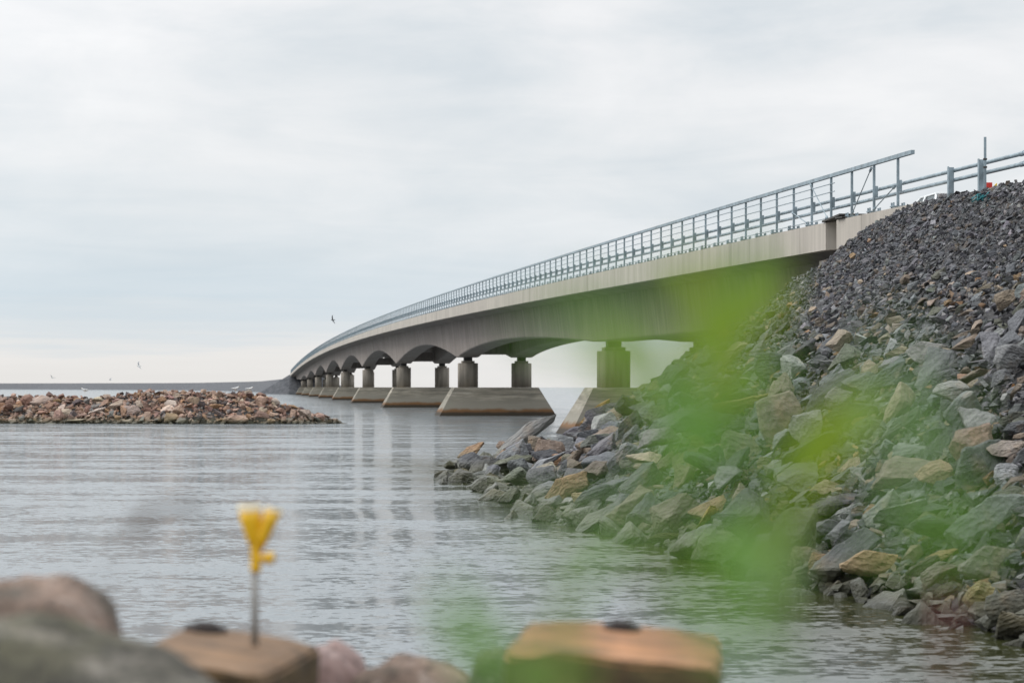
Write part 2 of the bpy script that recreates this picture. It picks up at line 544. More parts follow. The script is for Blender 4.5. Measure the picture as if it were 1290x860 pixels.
# ------------------------------------------------------------------ water and far ground
def water_mat():
    m, nt, p = new_mat('sea water')
    L = nt.links
    p.inputs['IOR'].default_value = 1.333
    p.inputs['Specular Tint'].default_value = (0.97, 0.985, 1.0, 1)
    tint = pos_noise(nt, 0.05, 3.0, 0.5)
    # dark olive reflection of the bank painted into the shallows along its foot
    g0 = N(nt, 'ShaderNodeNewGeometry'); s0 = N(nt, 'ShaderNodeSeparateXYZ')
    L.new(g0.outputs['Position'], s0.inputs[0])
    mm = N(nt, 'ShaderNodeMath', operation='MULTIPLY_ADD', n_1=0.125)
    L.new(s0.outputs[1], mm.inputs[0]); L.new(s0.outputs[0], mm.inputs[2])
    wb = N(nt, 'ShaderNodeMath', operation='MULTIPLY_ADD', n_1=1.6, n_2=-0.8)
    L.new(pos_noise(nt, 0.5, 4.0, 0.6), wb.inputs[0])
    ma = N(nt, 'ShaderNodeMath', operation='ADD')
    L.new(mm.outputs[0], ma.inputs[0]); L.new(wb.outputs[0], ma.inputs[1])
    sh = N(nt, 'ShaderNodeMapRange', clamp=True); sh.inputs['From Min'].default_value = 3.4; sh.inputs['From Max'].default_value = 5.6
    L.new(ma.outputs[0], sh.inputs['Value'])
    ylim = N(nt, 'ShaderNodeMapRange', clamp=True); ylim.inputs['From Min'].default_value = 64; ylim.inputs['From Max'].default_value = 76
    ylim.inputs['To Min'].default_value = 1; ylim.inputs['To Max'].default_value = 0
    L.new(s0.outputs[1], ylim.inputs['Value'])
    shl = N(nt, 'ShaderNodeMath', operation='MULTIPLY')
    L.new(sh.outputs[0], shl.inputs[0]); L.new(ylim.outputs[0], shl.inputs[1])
    bank_reflection = shl.outputs[0]
    L.new(mixc(nt, bank_reflection, mixc(nt, tint, (0.105, 0.122, 0.130), (0.135, 0.152, 0.160)), (0.026, 0.030, 0.012)), p.inputs['Base Color'])
    # wind ripples as facet slopes (not filtered by distance, so far water stays ruffled too)
    geo = N(nt, 'ShaderNodeNewGeometry').outputs['Position']

    def slope(scale, stretch, amp, detail=2.0, rough=0.5):
        mp = N(nt, 'ShaderNodeMapping'); mp.inputs['Scale'].default_value = stretch
        L.new(geo, mp.inputs[0])
        n = N(nt, 'ShaderNodeTexNoise', i_Scale=scale, i_Detail=detail, i_Roughness=rough)
        L.new(mp.outputs[0], n.inputs['Vector'])
        a = N(nt, 'ShaderNodeVectorMath', operation='SUBTRACT'); a.inputs[1].default_value = (0.5, 0.5, 0.5)
        L.new(n.outputs['Color'], a.inputs[0])
        b_ = N(nt, 'ShaderNodeVectorMath', operation='MULTIPLY'); b_.inputs[1].default_value = (amp * 0.7, amp, 0)
        L.new(a.outputs[0], b_.inputs[0])
        return b_.outputs[0]
    patch = ramp(nt, [(0.36, 0.85), (0.60, 1.1)], pos_noise(nt, 0.07, 4.0, 0.6, (0.4, 1.0, 1))).outputs[0]
    acc = slope(3.6, (0.55, 1.0, 1), 0.34, 3.0)
    for args in ((11.0, (0.7, 1.0, 1), 0.55, 2.0), (0.5, (0.4, 1.0, 1), 0.42, 1.0)):
        v = N(nt, 'ShaderNodeVectorMath', operation='ADD')
        L.new(acc, v.inputs[0]); L.new(slope(*args), v.inputs[1]); acc = v.outputs[0]
    sc2 = N(nt, 'ShaderNodeVectorMath', operation='SCALE')
    L.new(acc, sc2.inputs[0]); L.new(patch, sc2.inputs['Scale'])
    up = N(nt, 'ShaderNodeVectorMath', operation='ADD'); up.inputs[1].default_value = (0, 0, 1)
    L.new(sc2.outputs[0], up.inputs[0])
    nm = N(nt, 'ShaderNodeVectorMath', operation='NORMALIZE')
    L.new(up.outputs[0], nm.inputs[0]); L.new(nm.outputs[0], p.inputs['Normal'])
    p.inputs['Roughness'].default_value = 0.06
    # the turbid body of the water, seen through the wave faces turned to the viewer
    df = N(nt, 'ShaderNodeBsdfDiffuse'); L.new(mixc(nt, bank_reflection, (0.26, 0.285, 0.30), (0.034, 0.036, 0.014)), df.inputs[0])
    mxs = N(nt, 'ShaderNodeMixShader', n_0=0.28)
    L.new(p.outputs[0], mxs.inputs[1]); L.new(df.outputs[0], mxs.inputs[2])
    L.new(mxs.outputs[0], nt.nodes['Material Output'].inputs[0])
    return m


bm = bmesh.new()
xs = [-9000, -3000, -900, -300, -100, -30, 0, 30, 100, 300, 900, 3000, 9000]
ys = [-300, -60, 0, 20, 60, 120, 250, 500, 1200, 3000, 7000, 14000]
gv = [[bm.verts.new((x, y, 0)) for x in xs] for y in ys]
for j in range(len(ys) - 1):
    for i in range(len(xs) - 1):
        bm.faces.new((gv[j][i], gv[j][i + 1], gv[j + 1][i + 1], gv[j + 1][i]))
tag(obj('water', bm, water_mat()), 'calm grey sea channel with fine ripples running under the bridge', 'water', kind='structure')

tag(grid_mesh('embankment_ground', bank, -8, 32, -25, 82, 0.4, M['gravel'], 0.10, 1.3, -0.12),
    'dark rubble bed of the rock embankment below the bridge end', 'ground', kind='structure')
tag(grid_mesh('islet_ground', islet, -76, -8, 134, 156, 0.5, M['granite_stuff'], 0.1, 1.1, -0.25),
    'rubble bed under the low pink rock breakwater', 'ground', kind='structure')
tag(grid_mesh('shore_ground', shore, -12, 5.4, -14, 16, 0.25, M['gravel'], 0.12, 1.5),
    'stony near shore below the foreground boulders', 'ground', kind='structure')

# road over the embankment and over the bridge
bm = bmesh.new()
sweep(bm, list(np.arange(-30, 57.5, 2.0)), lambda s: [BP(s, t, deck(s) + dz) for t, dz in ((-4.3, -0.3), (4.3, -0.3), (4.3, 0.0), (-4.3, 0.0))])
tag(obj('road', bm, M['asphalt']), 'asphalt road leading on to the bridge', 'road', kind='structure')


# far causeway that curves away from the far bridge end
def causeway():
    pts = [(BP(742, 0, 0).x, BP(742, 0, 0).y), (-75, 900), (-120, 1200), (-210, 1650), (-430, 2250), (-800, 2900), (-1300, 3300), (-2600, 3900)]
    P = [Vector((a, b, 0)) for a, b in pts]
    fine = []
    for i in range(len(P) - 1):
        for k in range(6):
            fine.append(P[i].lerp(P[i + 1], k / 6))
    fine.append(P[-1])
    d0 = (fine[1] - fine[0]).normalized()
    fine.insert(0, fine[0] - d0 * 9.5)
    bm = bmesh.new(); rings = []; road = bmesh.new(); rr = []
    for i, p in enumerate(fine):
        d = (fine[min(i + 1, len(fine) - 1)] - fine[max(i - 1, 0)]).normalized()
        n = Vector((d.y, -d.x, 0))
        dist = (p - fine[1]).length
        zt = np.interp(dist, [0, 200, 500, 1000, 2000, 2600, 4000], [deck(739) - 0.1, 5.6, 4.9, 5.0, 6.2, 7.2, 8.2])
        w = 4.8
        sl = 1.7
        if i == 0: zt = 0.2
        ring = []
        for t, z in ((-w - sl * zt - 2.5, -1.5), (-w - sl * zt * 0.45, zt * 0.55), (-w, zt), (w, zt), (w + sl * zt * 0.45, zt * 0.55), (w + sl * zt + 2.5, -1.5)):
            j = noise.noise(Vector((p.x * 0.02, p.y * 0.02, t))) * 0.35
            ring.append(bm.verts.new(p + n * t + Vector((0, 0, z + (j if abs(t) > w else 0)))))
        rings.append(ring)
        rr.append([road.verts.new(p + n * t + Vector((0, 0, zt + 0.05))) for t in (-4.2, 4.2)])
    for A, B in zip(rings, rings[1:]):
        for k in range(5):
            bm.faces.new((A[k], B[k], B[k + 1], A[k + 1]))
    bm.faces.new(rings[0])
    for A, B in zip(rr[1:], rr[2:]):
        road.faces.new((A[0], A[1], B[1], B[0]))
    m, nt, p = new_mat('far rock armour')
    c = mixc(nt, ramp(nt, [(0.35, 0.0), (0.65, 1.0)], pos_noise(nt, 0.8, 6.0, 0.75)).outputs[0], (0.045, 0.05, 0.06), (0.125, 0.128, 0.138))  # blue of distance haze put into the rock colour
    nt.links.new(c, p.inputs['Base Color']); p.inputs['Roughness'].default_value = 0.9
    bump(nt, pos_noise(nt, 1.2, 6.0, 0.8), p, 1.0, 0.5)
    o = obj('causeway', bm, m)
    tag(o, 'long dark rock causeway along the horizon behind the bridge', 'causeway', kind='structure')
    tag(obj('causeway_road', road, M['asphalt']), 'road on top of the far causeway', 'road', kind='structure')


causeway()

# ------------------------------------------------------------------ the bridge
PD = [108.7, 179.6, 252, 325, 398, 471, 544, 614, 681]        # pier distances (view depth)
SOF = [2.04, 2.2, 2.45, 2.75, 2.87, 2.80, 2.6, 2.32, 2.1]      # soffit over the eye at the piers
APX = [0.78, 1.40, 1.72, 1.9, 1.9, 1.75, 1.40, 0.85]           # rise of each span between them
PS = [(d + 0.0) / math.cos(TH) for d in PD]
S_A, S_B = 58.2, 741.0


def soffit(s):
    if s <= PS[0]:
        k = (PS[0] - s) / (PS[0] - S_A)
        return EYE + 2.04 - 0.16 * math.sin(min(k, 1) * PI * 0.6)
    if s >= PS[-1]:
        k = (s - PS[-1]) / (S_B - PS[-1])
        return EYE + 2.1 + 0.25 * math.sin(min(k, 1) * PI * 0.5)
    for i in range(8):
        if s <= PS[i + 1]:
            a, b = PS[i] + 0.8, PS[i + 1] - 0.8
            k = min(max((s - a) / (b - a), 0), 1)
            base = SOF[i] + (SOF[i + 1] - SOF[i]) * k
            kk = k ** (0.88 if i == 0 else 1.0) if i else 1 - (1 - k) ** 0.82
            return EYE + base + APX[i] * math.sin(PI * kk) ** 0.9


bridge = empty('bridge', BP(60, 0, 0))
tag(bridge, 'long concrete girder bridge on paired round columns crossing the water', 'bridge')
BR = Matrix.Translation(bridge.location).inverted()


def bpart(name, bm, mat, smooth=False, parent=None):
    bm.transform(Matrix.Translation(-bridge.location))
    return obj(name, bm, mat, parent or bridge, smooth)


ss = [S_A]
while ss[-1] < S_B - 1.5:
    ss.append(ss[-1] + 1.5)
ss.append(S_B)
for side in (-1, 1):
    bm = bmesh.new()

    def sec(s):
        zt = deck(s) - 0.62; zb = soffit(s)
        a, b, c, d = (-3.0, -2.80, -1.22, -1.05)
        ts = [(a, zt), (b, zb + 0.06), (b + 0.06, zb), (c - 0.06, zb), (c, zb + 0.06), (d, zt)]
        if side > 0: ts = [(-t, z) for t, z in reversed(ts)]
        return [BP(s, t, z) for t, z in ts]
    sweep(bm, ss, sec)
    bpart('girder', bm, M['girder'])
bm = bmesh.new()
sweep(bm, ss, lambda s: [BP(s, t, deck(s) + dz) for t, dz in ((-4.42, -0.02), (4.42, -0.02), (4.42, -0.30), (3.02, -0.62), (-3.02, -0.62), (-4.42, -0.30))])
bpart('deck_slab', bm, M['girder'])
for side in (-1, 1):
    bm = bmesh.new()
    sweep(bm, ss, lambda s: [BP(s, t * side, deck(s) + dz) for t, dz in ((-4.76, 0.05), (-4.76, -0.60), (-4.425, -0.585), (-4.425, 0.08))])
    bpart('edge_beam', bm, M['fascia'])
bm = bmesh.new()
sweep(bm, [S_A + 0.0, *ss[1:]], lambda s: [BP(s, t, deck(s) + dz) for t, dz in ((-4.0, -0.015), (4.0, -0.015), (4.0, 0.03), (-4.0, 0.03))])
bpart('carriageway', bm, M['asphalt'])


def circle_part(s, t, r, z0, z1, n=28, bev=0.03):
    bm = bmesh.new()
    prof = [(r - 0, z0), (r, z1 - bev), (r - bev, z1)]
    rings = []
    for rad, z in prof:
        rings.append([bm.verts.new(BP(s, t, z) + Vector((math.cos(2 * PI * k / n), math.sin(2 * PI * k / n), 0)) * rad) for k in range(n)])
    for A, B in zip(rings, rings[1:]):
        for k in range(n):
            f = bm.faces.new((A[k], A[(k + 1) % n], B[(k + 1) % n], B[k])); f.smooth = True
    bm.faces.new(rings[-1]); bm.faces.new(list(reversed(rings[0])))
    return bm


def rotbox(bm, s, t, z0, z1, ds, dt, bev=0.0):
    Mx = Matrix.Translation(BP(s, t, 0)) @ Matrix.Rotation(TH, 4, 'Z')
    box(bm, (-dt, -ds, z0), (dt, ds, z1), Mx, bev)


for i, s in enumerate(PS):
    # tapering pier footing
    bm = bmesh.new()
    prof = [(4.95, 2.95, -1.2), (4.30, 2.5, 0.0), (3.14, 1.42, 2.04), (3.10, 1.38, 2.08)]
    rings = []
    for ht, hs, z in prof:
        rings.append([bm.verts.new(BP(s + b * hs, a * ht, z)) for a, b in ((-1, -1), (1, -1), (1, 1), (-1, 1))])
    for A, B in zip(rings, rings[1:]):
        for k in range(4):
            bm.faces.new((A[k], A[(k + 1) % 4], B[(k + 1) % 4], B[k]))
    bm.faces.new(rings[-1]); bm.faces.new(list(reversed(rings[0])))
    base = bpart('pier', bm, M['pier'])
    zs = soffit(s)
    ctop = zs - 0.42
    for t in (-2.0, 2.0):
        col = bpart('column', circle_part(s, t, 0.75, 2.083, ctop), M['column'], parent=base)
        bm = bmesh.new()
        rotbox(bm, s, t, ctop + 0.002, ctop + 0.17, 0.50, 0.46, 0.015)
        bpart('bearing_plinth', bm, M['column'], parent=base)
        bm = bmesh.new()
        rotbox(bm, s, t, ctop + 0.172, zs + 0.0, 0.36, 0.30)
        bpart('bearing', bm, M['darksteel'], parent=base)
    bm = bmesh.new()
    rotbox(bm, s, 0, zs + 0.22, zs + 1.15, 0.5, 1.04)
    bpart('cross_beam', bm, M['girder'])

# abutments: near one under the bridge end, far one
bm = bmesh.new()
rotbox(bm, 56.8, 0, 0.5, deck(58.2) - 0.75, 3.55, 4.40, 0.02)
ab = bpart('abutment', bm, M['abut'])
bm = bmesh.new()
sweep(bm, [49.3, 51, 53, 55, 57.15], lambda s: [BP(s, t, deck(s) + dz) for t, dz in ((-4.76, 0.05), (-4.76, -0.62), (-4.31, -0.62), (-4.31, 0.08))])
bpart('wing_wall', bm, M['fascia'], parent=ab)
bm = bmesh.new()
Mx = Matrix.Translation(BP(57.67, -4.50, deck(57.7) + 0.115)) @ Matrix.Rotation(TH, 4, 'Z')
box(bm, (-0.30, -0.95, -0.022), (0.5, 0.75, 0.022), Mx @ Matrix.Rotation(-0.03, 4, 'X'))
box(bm, (-0.34, -1.35, -0.03), (0.1, -0.7, 0.0), Mx @ Matrix.Rotation(0.03, 4, 'X'))
bpart('expansion_joint_plate', bm, M['darksteel'])
bm = bmesh.new()
rotbox(bm, 743.5, 0, -0.5, deck(741) - 0.45, 2.4, 4.5)
bpart('abutment', bm, M['abut'])

# ---- railing
rail = bpy.data.meshes.new('railing')
S_R = 51.7 / 0.994 + 0.46
SP = 1.972
n_posts = int((S_B - S_R) / SP)
TR = -4.58


def post_bm(bm, s, base_z, top=1.14, bracket=True):
    z0 = base_z
    Mx = Matrix.Translation(BP(s, TR, z0)) @ Matrix.Rotation(TH, 4, 'Z')
    box(bm, (-0.026, -0.025, 0.03), (0.026, 0.025, top), Mx)
    box(bm, (-0.15, -0.11, 0.03), (0.15, 0.11, 0.055), Mx)
    for a in (-0.115, 0.115):
        for b in (-0.08, 0.08):
            box(bm, (a - 0.016, b - 0.016, 0.0), (a + 0.016, b + 0.016, 0.125), Mx)
    if bracket:
        box(bm, (0.026, -0.02, 0.36), (0.085, 0.02, 0.61), Mx)


root_rail = None
posts_far = bmesh.new()
bm = bmesh.new()
s_end = S_B - 1


def slope_seg(bm, s0, s1, t, dz, r, kind='tube', n=6, step=4.0):
    k = max(2, int((s1 - s0) / step) + 1)
    fr = [s0 + (s1 - s0) * i / (k - 1) for i in range(k)]
    if kind == 'tube':
        tube(bm, [BP(s, t, deck(s) + dz) for s in fr], r, n)
    else:
        sweep(bm, fr, lambda s: [BP(s, t + a * r, deck(s) + dz + b * r) for a, b in ((-1, -1), (1, -1), (1, 1), (-1, 1))])


slope_seg(bm, S_R - 1.15, s_end, TR, 1.17, 0.042, 'box')
rail_o = bpart('railing', bm, M['steel'])
rail_o['label'] = 'galvanised steel bridge railing with posts and thin bars'
for dz in (0.94, 0.745, 0.14):
    bm = bmesh.new()
    slope_seg(bm, S_R + 2.75 * SP, s_end, TR - 0.04, dz + 0.03, 0.012, n=5)
    bpart('thin_bar', bm, M['steel'], parent=rail_o)
for i in range(n_posts + 1):
    s = S_R + i * SP
    if i < 100:
        bm = bmesh.new()
        post_bm(bm, s, deck(s) + 0.055)
        bpart('railing_post', bm, M['steel'], parent=rail_o)
    else:
        post_bm(posts_far, s, deck(s) + 0.055)
o = bpart('railing_posts_far', posts_far, M['steel'], parent=rail_o)
o['kind'] = 'stuff'


def brace(s0, z0, s1, z1):
    bm = bmesh.new()
    a = BP(s0, TR - 0.05, deck(s0) + z0); b = BP(s1, TR - 0.05, deck(s1) + z1)
    tube(bm, [a, b], 0.013, 6)
    d = (b - a).normalized()
    tube(bm, [a - d * 0.04, a + d * 0.09], 0.03, 8)
    tube(bm, [b - d * 0.12, b + d * 0.03], 0.03, 8)
    return bpart('brace_rod', bm, M['steel'], parent=rail_o)


brace(S_R + 4 * SP - 0.1, 1.08, S_R + 3 * SP + 0.15, 0.16)
brace(S_R + 1 * SP + 0.08, 1.05, S_R + 2 * SP - 0.2, 0.14)
brace(S_R + 0.1, 0.52, S_R + 1 * SP - 0.18, 0.14)
brace(S_R + 5 * SP - 0.1, 0.5, S_R + 4 * SP + 0.2, 0.14)

# ---- guardrail of two round pipes that runs on past the bridge end on posts of its own
guard = empty('guardrail', BP(46, -4.35, deck(46)))
tag(guard, 'galvanised two pipe road guardrail running off the bridge above the gravel bank', 'guardrail')


def gpart(name, bm, mat, smooth=False, parent=None):
    bm.transform(Matrix.Translation(-guard.location))
    return obj(name, bm, mat, parent or guard, smooth)


TG = TR + 0.15
for dz in (0.585, 0.395):
    bm = bmesh.new()
    slope_seg(bm, 20.0, s_end, TG, dz + 0.02, 0.040, n=8)
    o = gpart('pipe_rail', bm, M['steel'], True)
    bm = bmesh.new()
    for s in (44.6,):
        p = BP(s, TG, deck(s) + dz + 0.02)
        tube(bm, [p - U * 0.10, p + U * 0.10], 0.048, 10)
    gpart('coupling', bm, M['steel'], parent=o)
for s in (48.8, 46.8, 42.6, 40.6, S_R - 6 * SP - 1.5, S_R - 7 * SP, S_R - 9 * SP, S_R - 11 * SP, S_R - 13 * SP):
    bm = bmesh.new()
    Mx = Matrix.Translation(BP(s, TG - 0.09, deck(s))) @ Matrix.Rotation(TH, 4, 'Z')
    # sigma-shaped post: web and two flanges
    box(bm, (-0.055, -0.045, -0.8), (-0.045, 0.045, 0.68), Mx)
    box(bm, (-0.045, -0.050, -0.8), (0.055, -0.042, 0.66), Mx)
    box(bm, (-0.045, 0.042, -0.8), (0.055, 0.050, 0.66), Mx)
    gpart('guard_post', bm, M['steel'])

s = 46.1
pole = empty('marker_pole', BP(s, -4.66, deck(s)))
tag(pole, 'tall thin steel marker pole clamped to a guardrail post above the gravel', 'pole')
bm = bmesh.new()
box(bm, (-0.022, -0.018, -0.2), (0.022, 0.018, 1.03))
obj('rod', bm, M['steel'], pole)
bm = bmesh.new()
box(bm, (-0.034, -0.03, 0.45), (0.034, 0.03, 0.48)); box(bm, (-0.034, -0.03, 0.60), (0.034, 0.03, 0.63))
obj('clamp', bm, M['darksteel'], pole)

# small red and yellow marker behind the gravel
mk = empty('road_marker', (9.20, 46.5, EYE + 3.73))
tag(mk, 'small red and yellow marker block behind the gravel crest beside the guardrail post', 'marker')
bm = bmesh.new(); box(bm, (-0.10, -0.05, -0.15), (0.03, 0.05, 0.20), None, 0.012)
obj('red_block', bm, plain('red plastic', (0.75, 0.045, 0.03), 0.45), mk)
bm = bmesh.new()
vs = [bm.verts.new(p) for p in ((0.034, -0.045, 0.02), (0.11, -0.045, 0.02), (0.12, -0.045, 0.19), (0.034, -0.045, 0.10), (0.034, 0.045, 0.02), (0.11, 0.045, 0.02), (0.12, 0.045, 0.19), (0.034, 0.045, 0.10))]
for q in ((0, 1, 2, 3), (7, 6, 5, 4), (0, 4, 5, 1), (1, 5, 6, 2), (2, 6, 7, 3), (3, 7, 4, 0)):
    bm.faces.new([vs[i] for i in q])
obj('yellow_wedge', bm, plain('yellow plastic sheet', (0.85, 0.62, 0.03), 0.5), mk)


# ------------------------------------------------------------------ rocks
def hull_proto(seed, npts=14, sx=1.0, sy=0.75, sz=0.45, chip=0.0, hi=False, ball=0.45):
    r = random.Random(seed)
    bm = bmesh.new()
    for _ in range(npts):
        d = Vector((r.gauss(0, 1), r.gauss(0, 1), r.gauss(0, 1))).normalized()
        # between a box and a ball, so that faces stay flat and corners stay sharp
        m = max(abs(d.x), abs(d.y), abs(d.z))
        d = d * ((1 - ball) / m + ball) * r.uniform(0.72, 1.0)
        bm.verts.new((d.x * sx * 0.5, d.y * sy * 0.5, d.z * sz * 0.5))
    res = bmesh.ops.convex_hull(bm, input=bm.verts)
    bmesh.ops.delete(bm, geom=[v for v in bm.verts if not v.link_faces], context='VERTS')
    bmesh.ops.dissolve_limit(bm, angle_limit=R(9), verts=bm.verts, edges=bm.edges)
    if hi:
        bmesh.ops.bevel(bm, geom=list(bm.edges), offset=0.022, segments=1, affect='EDGES', clamp_overlap=True)
        for v in bm.verts:      # keep bevelled corners inside the block
            v.co.x = max(-0.56 * sx, min(0.56 * sx, v.co.x)); v.co.y = max(-0.56 * sy, min(0.56 * sy, v.co.y)); v.co.z = max(-0.56 * sz, min(0.56 * sz, v.co.z))
        bmesh.ops.triangulate(bm, faces=bm.faces)
        for cuts in (1, 1, 1):
            es = [e for e in bm.edges if e.calc_length() > 0.11]
            if es:
                bmesh.ops.subdivide_edges(bm, edges=es, cuts=1)
                bmesh.ops.triangulate(bm, faces=bm.faces)
        off = Vector((seed * 3.1, seed * 1.7, 0))
        bm.normal_update()
        for v in bm.verts:
            p = v.co
            lay = noise.noise(Vector((p.x * 1.2, p.y * 1.2, p.z * 13)) + off)
            big = noise.noise(p * 3.0 + off)
            fin = noise.noise(p * 9.0 + off)
            v.co += v.normal * (0.028 * big + 0.018 * fin + 0.024 * lay)
    bmesh.ops.triangulate(bm, faces=bm.faces)
    me = bpy.data.meshes.new('rock')
    bm.normal_update(); bm.to_mesh(me)
    if not hi:
        V = np.array([v.co[:] for v in bm.verts]); T = np.array([[v.index for v in f.verts] for f in bm.faces])
        bm.free(); bpy.data.meshes.remove(me)
        return V, T
    bm.free()
    return me


SHAPES = [(1.0, 0.72, 0.46), (1.2, 0.6, 0.34), (0.95, 0.8, 0.6), (1.25, 0.6, 0.42), (0.9, 0.85, 0.5), (1.1, 0.7, 0.55), (1.3, 0.7, 0.30), (0.95, 0.75, 0.68)]
HI = [hull_proto(100 + i, 10 + i % 5, *SHAPES[i % 8], hi=True, ball=0.42) for i in range(24)]
LO = [hull_proto(300 + i, 9 + i % 4, *SHAPES[i % 8], ball=0.25) for i in range(24)]
RD = [hull_proto(500 + i, 26, 1.0, 0.78, 0.62, hi=True, ball=0.85) for i in range(6)]

GREY = [((0.088, 0.09, 0.10), 5), ((0.13, 0.136, 0.146), 6), ((0.185, 0.19, 0.20), 4.5), ((0.29, 0.295, 0.30), 2), ((0.19, 0.155, 0.12), 4), ((0.31, 0.20, 0.115), 0.8), ((0.36, 0.29, 0.23), 2.0), ((0.055, 0.056, 0.064), 3.5), ((0.12, 0.128, 0.10), 2)]
GREY_N = ['dark grey', 'mid grey', 'light grey', 'pale grey', 'brown grey', 'rusty orange', 'beige', 'blackish', 'olive grey']
PINK = [((0.29, 0.17, 0.125), 5), ((0.37, 0.25, 0.19), 5), ((0.21, 0.125, 0.095), 5), ((0.46, 0.36, 0.29), 3), ((0.10, 0.08, 0.078), 3), ((0.33, 0.195, 0.11), 2), ((0.19, 0.18, 0.17), 1.5)]
PINK_N = ['reddish brown', 'pale pink', 'dark brown', 'whitish', 'blackish', 'orange brown', 'grey']


def pick(pal, rng):
    w = np.array([x[1] for x in pal], float)
    i = int(rng.choice(len(pal), p=w / w.sum()))
    c = np.array(pal[i][0]) * rng.uniform(0.78, 1.25)
    return i, c * (1 + rng.normal(0, 0.03, 3))


def rot_of(nrm, rng, tilt=0.45, yaw=None):
    """rotation that lays a rock's flat side near the slope"""
    n = Vector(nrm) + Vector((rng.normal(0, tilt), rng.normal(0, tilt), 0))
    q = n.normalized().to_track_quat('Z', 'Y')
    y = rng.uniform(0, 2 * PI) if yaw is None else yaw
    return (q.to_matrix() @ Matrix.Rotation(y, 3, 'Z'))


def scatter(fn, n, xr, yr, size_fn, rng, keep, lift=0.0, jit=0.25, pal=GREY, tilt=0.45):
    """random rocks on a height field: list of dict(loc, size, rot, col, ci)"""
    out = []
    X = rng.uniform(*xr, n); Y = rng.uniform(*yr, n)
    Z = fn(X, Y)
    e = 0.15
    NX = -(fn(X + e, Y) - fn(X - e, Y)) / (2 * e); NY = -(fn(X, Y + e) - fn(X, Y - e)) / (2 * e)
    for x, y, z, nx, ny in zip(X, Y, Z, NX, NY):
        if not keep(x, y, z): continue
        s = size_fn(x, y, z, rng)
        if s is None: continue
        ci, c = pick(pal, rng)
        out.append(dict(loc=(x, y, z + lift * s + rng.normal(0, jit * 0.2) * s), size=s, rot=rot_of((nx, ny, 1), rng, tilt), col=c, ci=ci, g=z))
    return out


def thin_out(rocks, k=0.62):
    """drop rocks whose centre falls too near a bigger one (grid hash)"""
    rocks = sorted(rocks, key=lambda r: -r['size'])
    grid = {}
    kept = []
    for r in rocks:
        x, y, _ = r['loc']; s = r['size']; ok = True
        cx, cy = int(x // 1.0), int(y // 1.0)
        for i in (-1, 0, 1):
            for j in (-1, 0, 1):
                for (a, b, t) in grid.get((cx + i, cy + j), ()):
                    if (a - x) ** 2 + (b - y) ** 2 < (k * (s + t) * 0.5) ** 2:
                        ok = False; break
                if not ok: break
            if not ok: break
        if ok:
            grid.setdefault((cx, cy), []).append((x, y, s)); kept.append(r)
    return kept


def bake(rocks, protos, name, mat, label, cat, rng, smooth=False):
    Vs, Ts, Cs = [], [], []
    off = 0
    for r in rocks:
        V, T = protos[int(rng.integers(len(protos)))]
        Rm = np.array(r['rot'])
        sc = np.array([1, rng.uniform(0.85, 1.15), rng.uniform(0.8, 1.3)]) * r['size']
        P = (V * sc) @ Rm.T + np.array(r['loc'])
        Vs.append(P); Ts.append(T + off); off += len(V)
        Cs.append(np.repeat(np.asarray(r['col'])[None], len(V), 0))
    o = raw_mesh(name, np.concatenate(Vs), np.concatenate(Ts), mat, col=np.concatenate(Cs), smooth=smooth)
    return tag(o, label, cat, kind='stuff')


def place_rock(name, me, loc, size, rot, col, mat, stretch=(1, 1, 1)):
    o = bpy.data.objects.new(name, me)
    if not me.materials: me.materials.append(mat)
    C.objects.link(o)
    Ms = Matrix.Diagonal((size * stretch[0], size * stretch[1], size * stretch[2]))
    mw = (rot @ Ms).to_4x4(); mw.translation = Vector(loc)
    o.matrix_world = mw
    if mat is not me.materials[0]:
        o.material_slots[0].link = 'OBJECT'; o.material_slots[0].material = mat
    o.color = (*[float(min(1, max(0, v))) for v in col], 1)
    return o


def in_view(x, y, m=1.5):
    return y > 5 and abs(x) < 0.2118 * y + m


# --- single rocks of the bank that can be told apart in the photograph: x, y (photo), width px, stretch, yaw, lean, colour, label
def face_rot(roll, pitch, yaw=0.0):
    """roll: turn in the picture plane (degrees, anticlockwise); pitch: lean of the top towards the viewer"""
    return Euler((R(pitch), R(-roll), R(yaw)), 'XYZ').to_matrix()


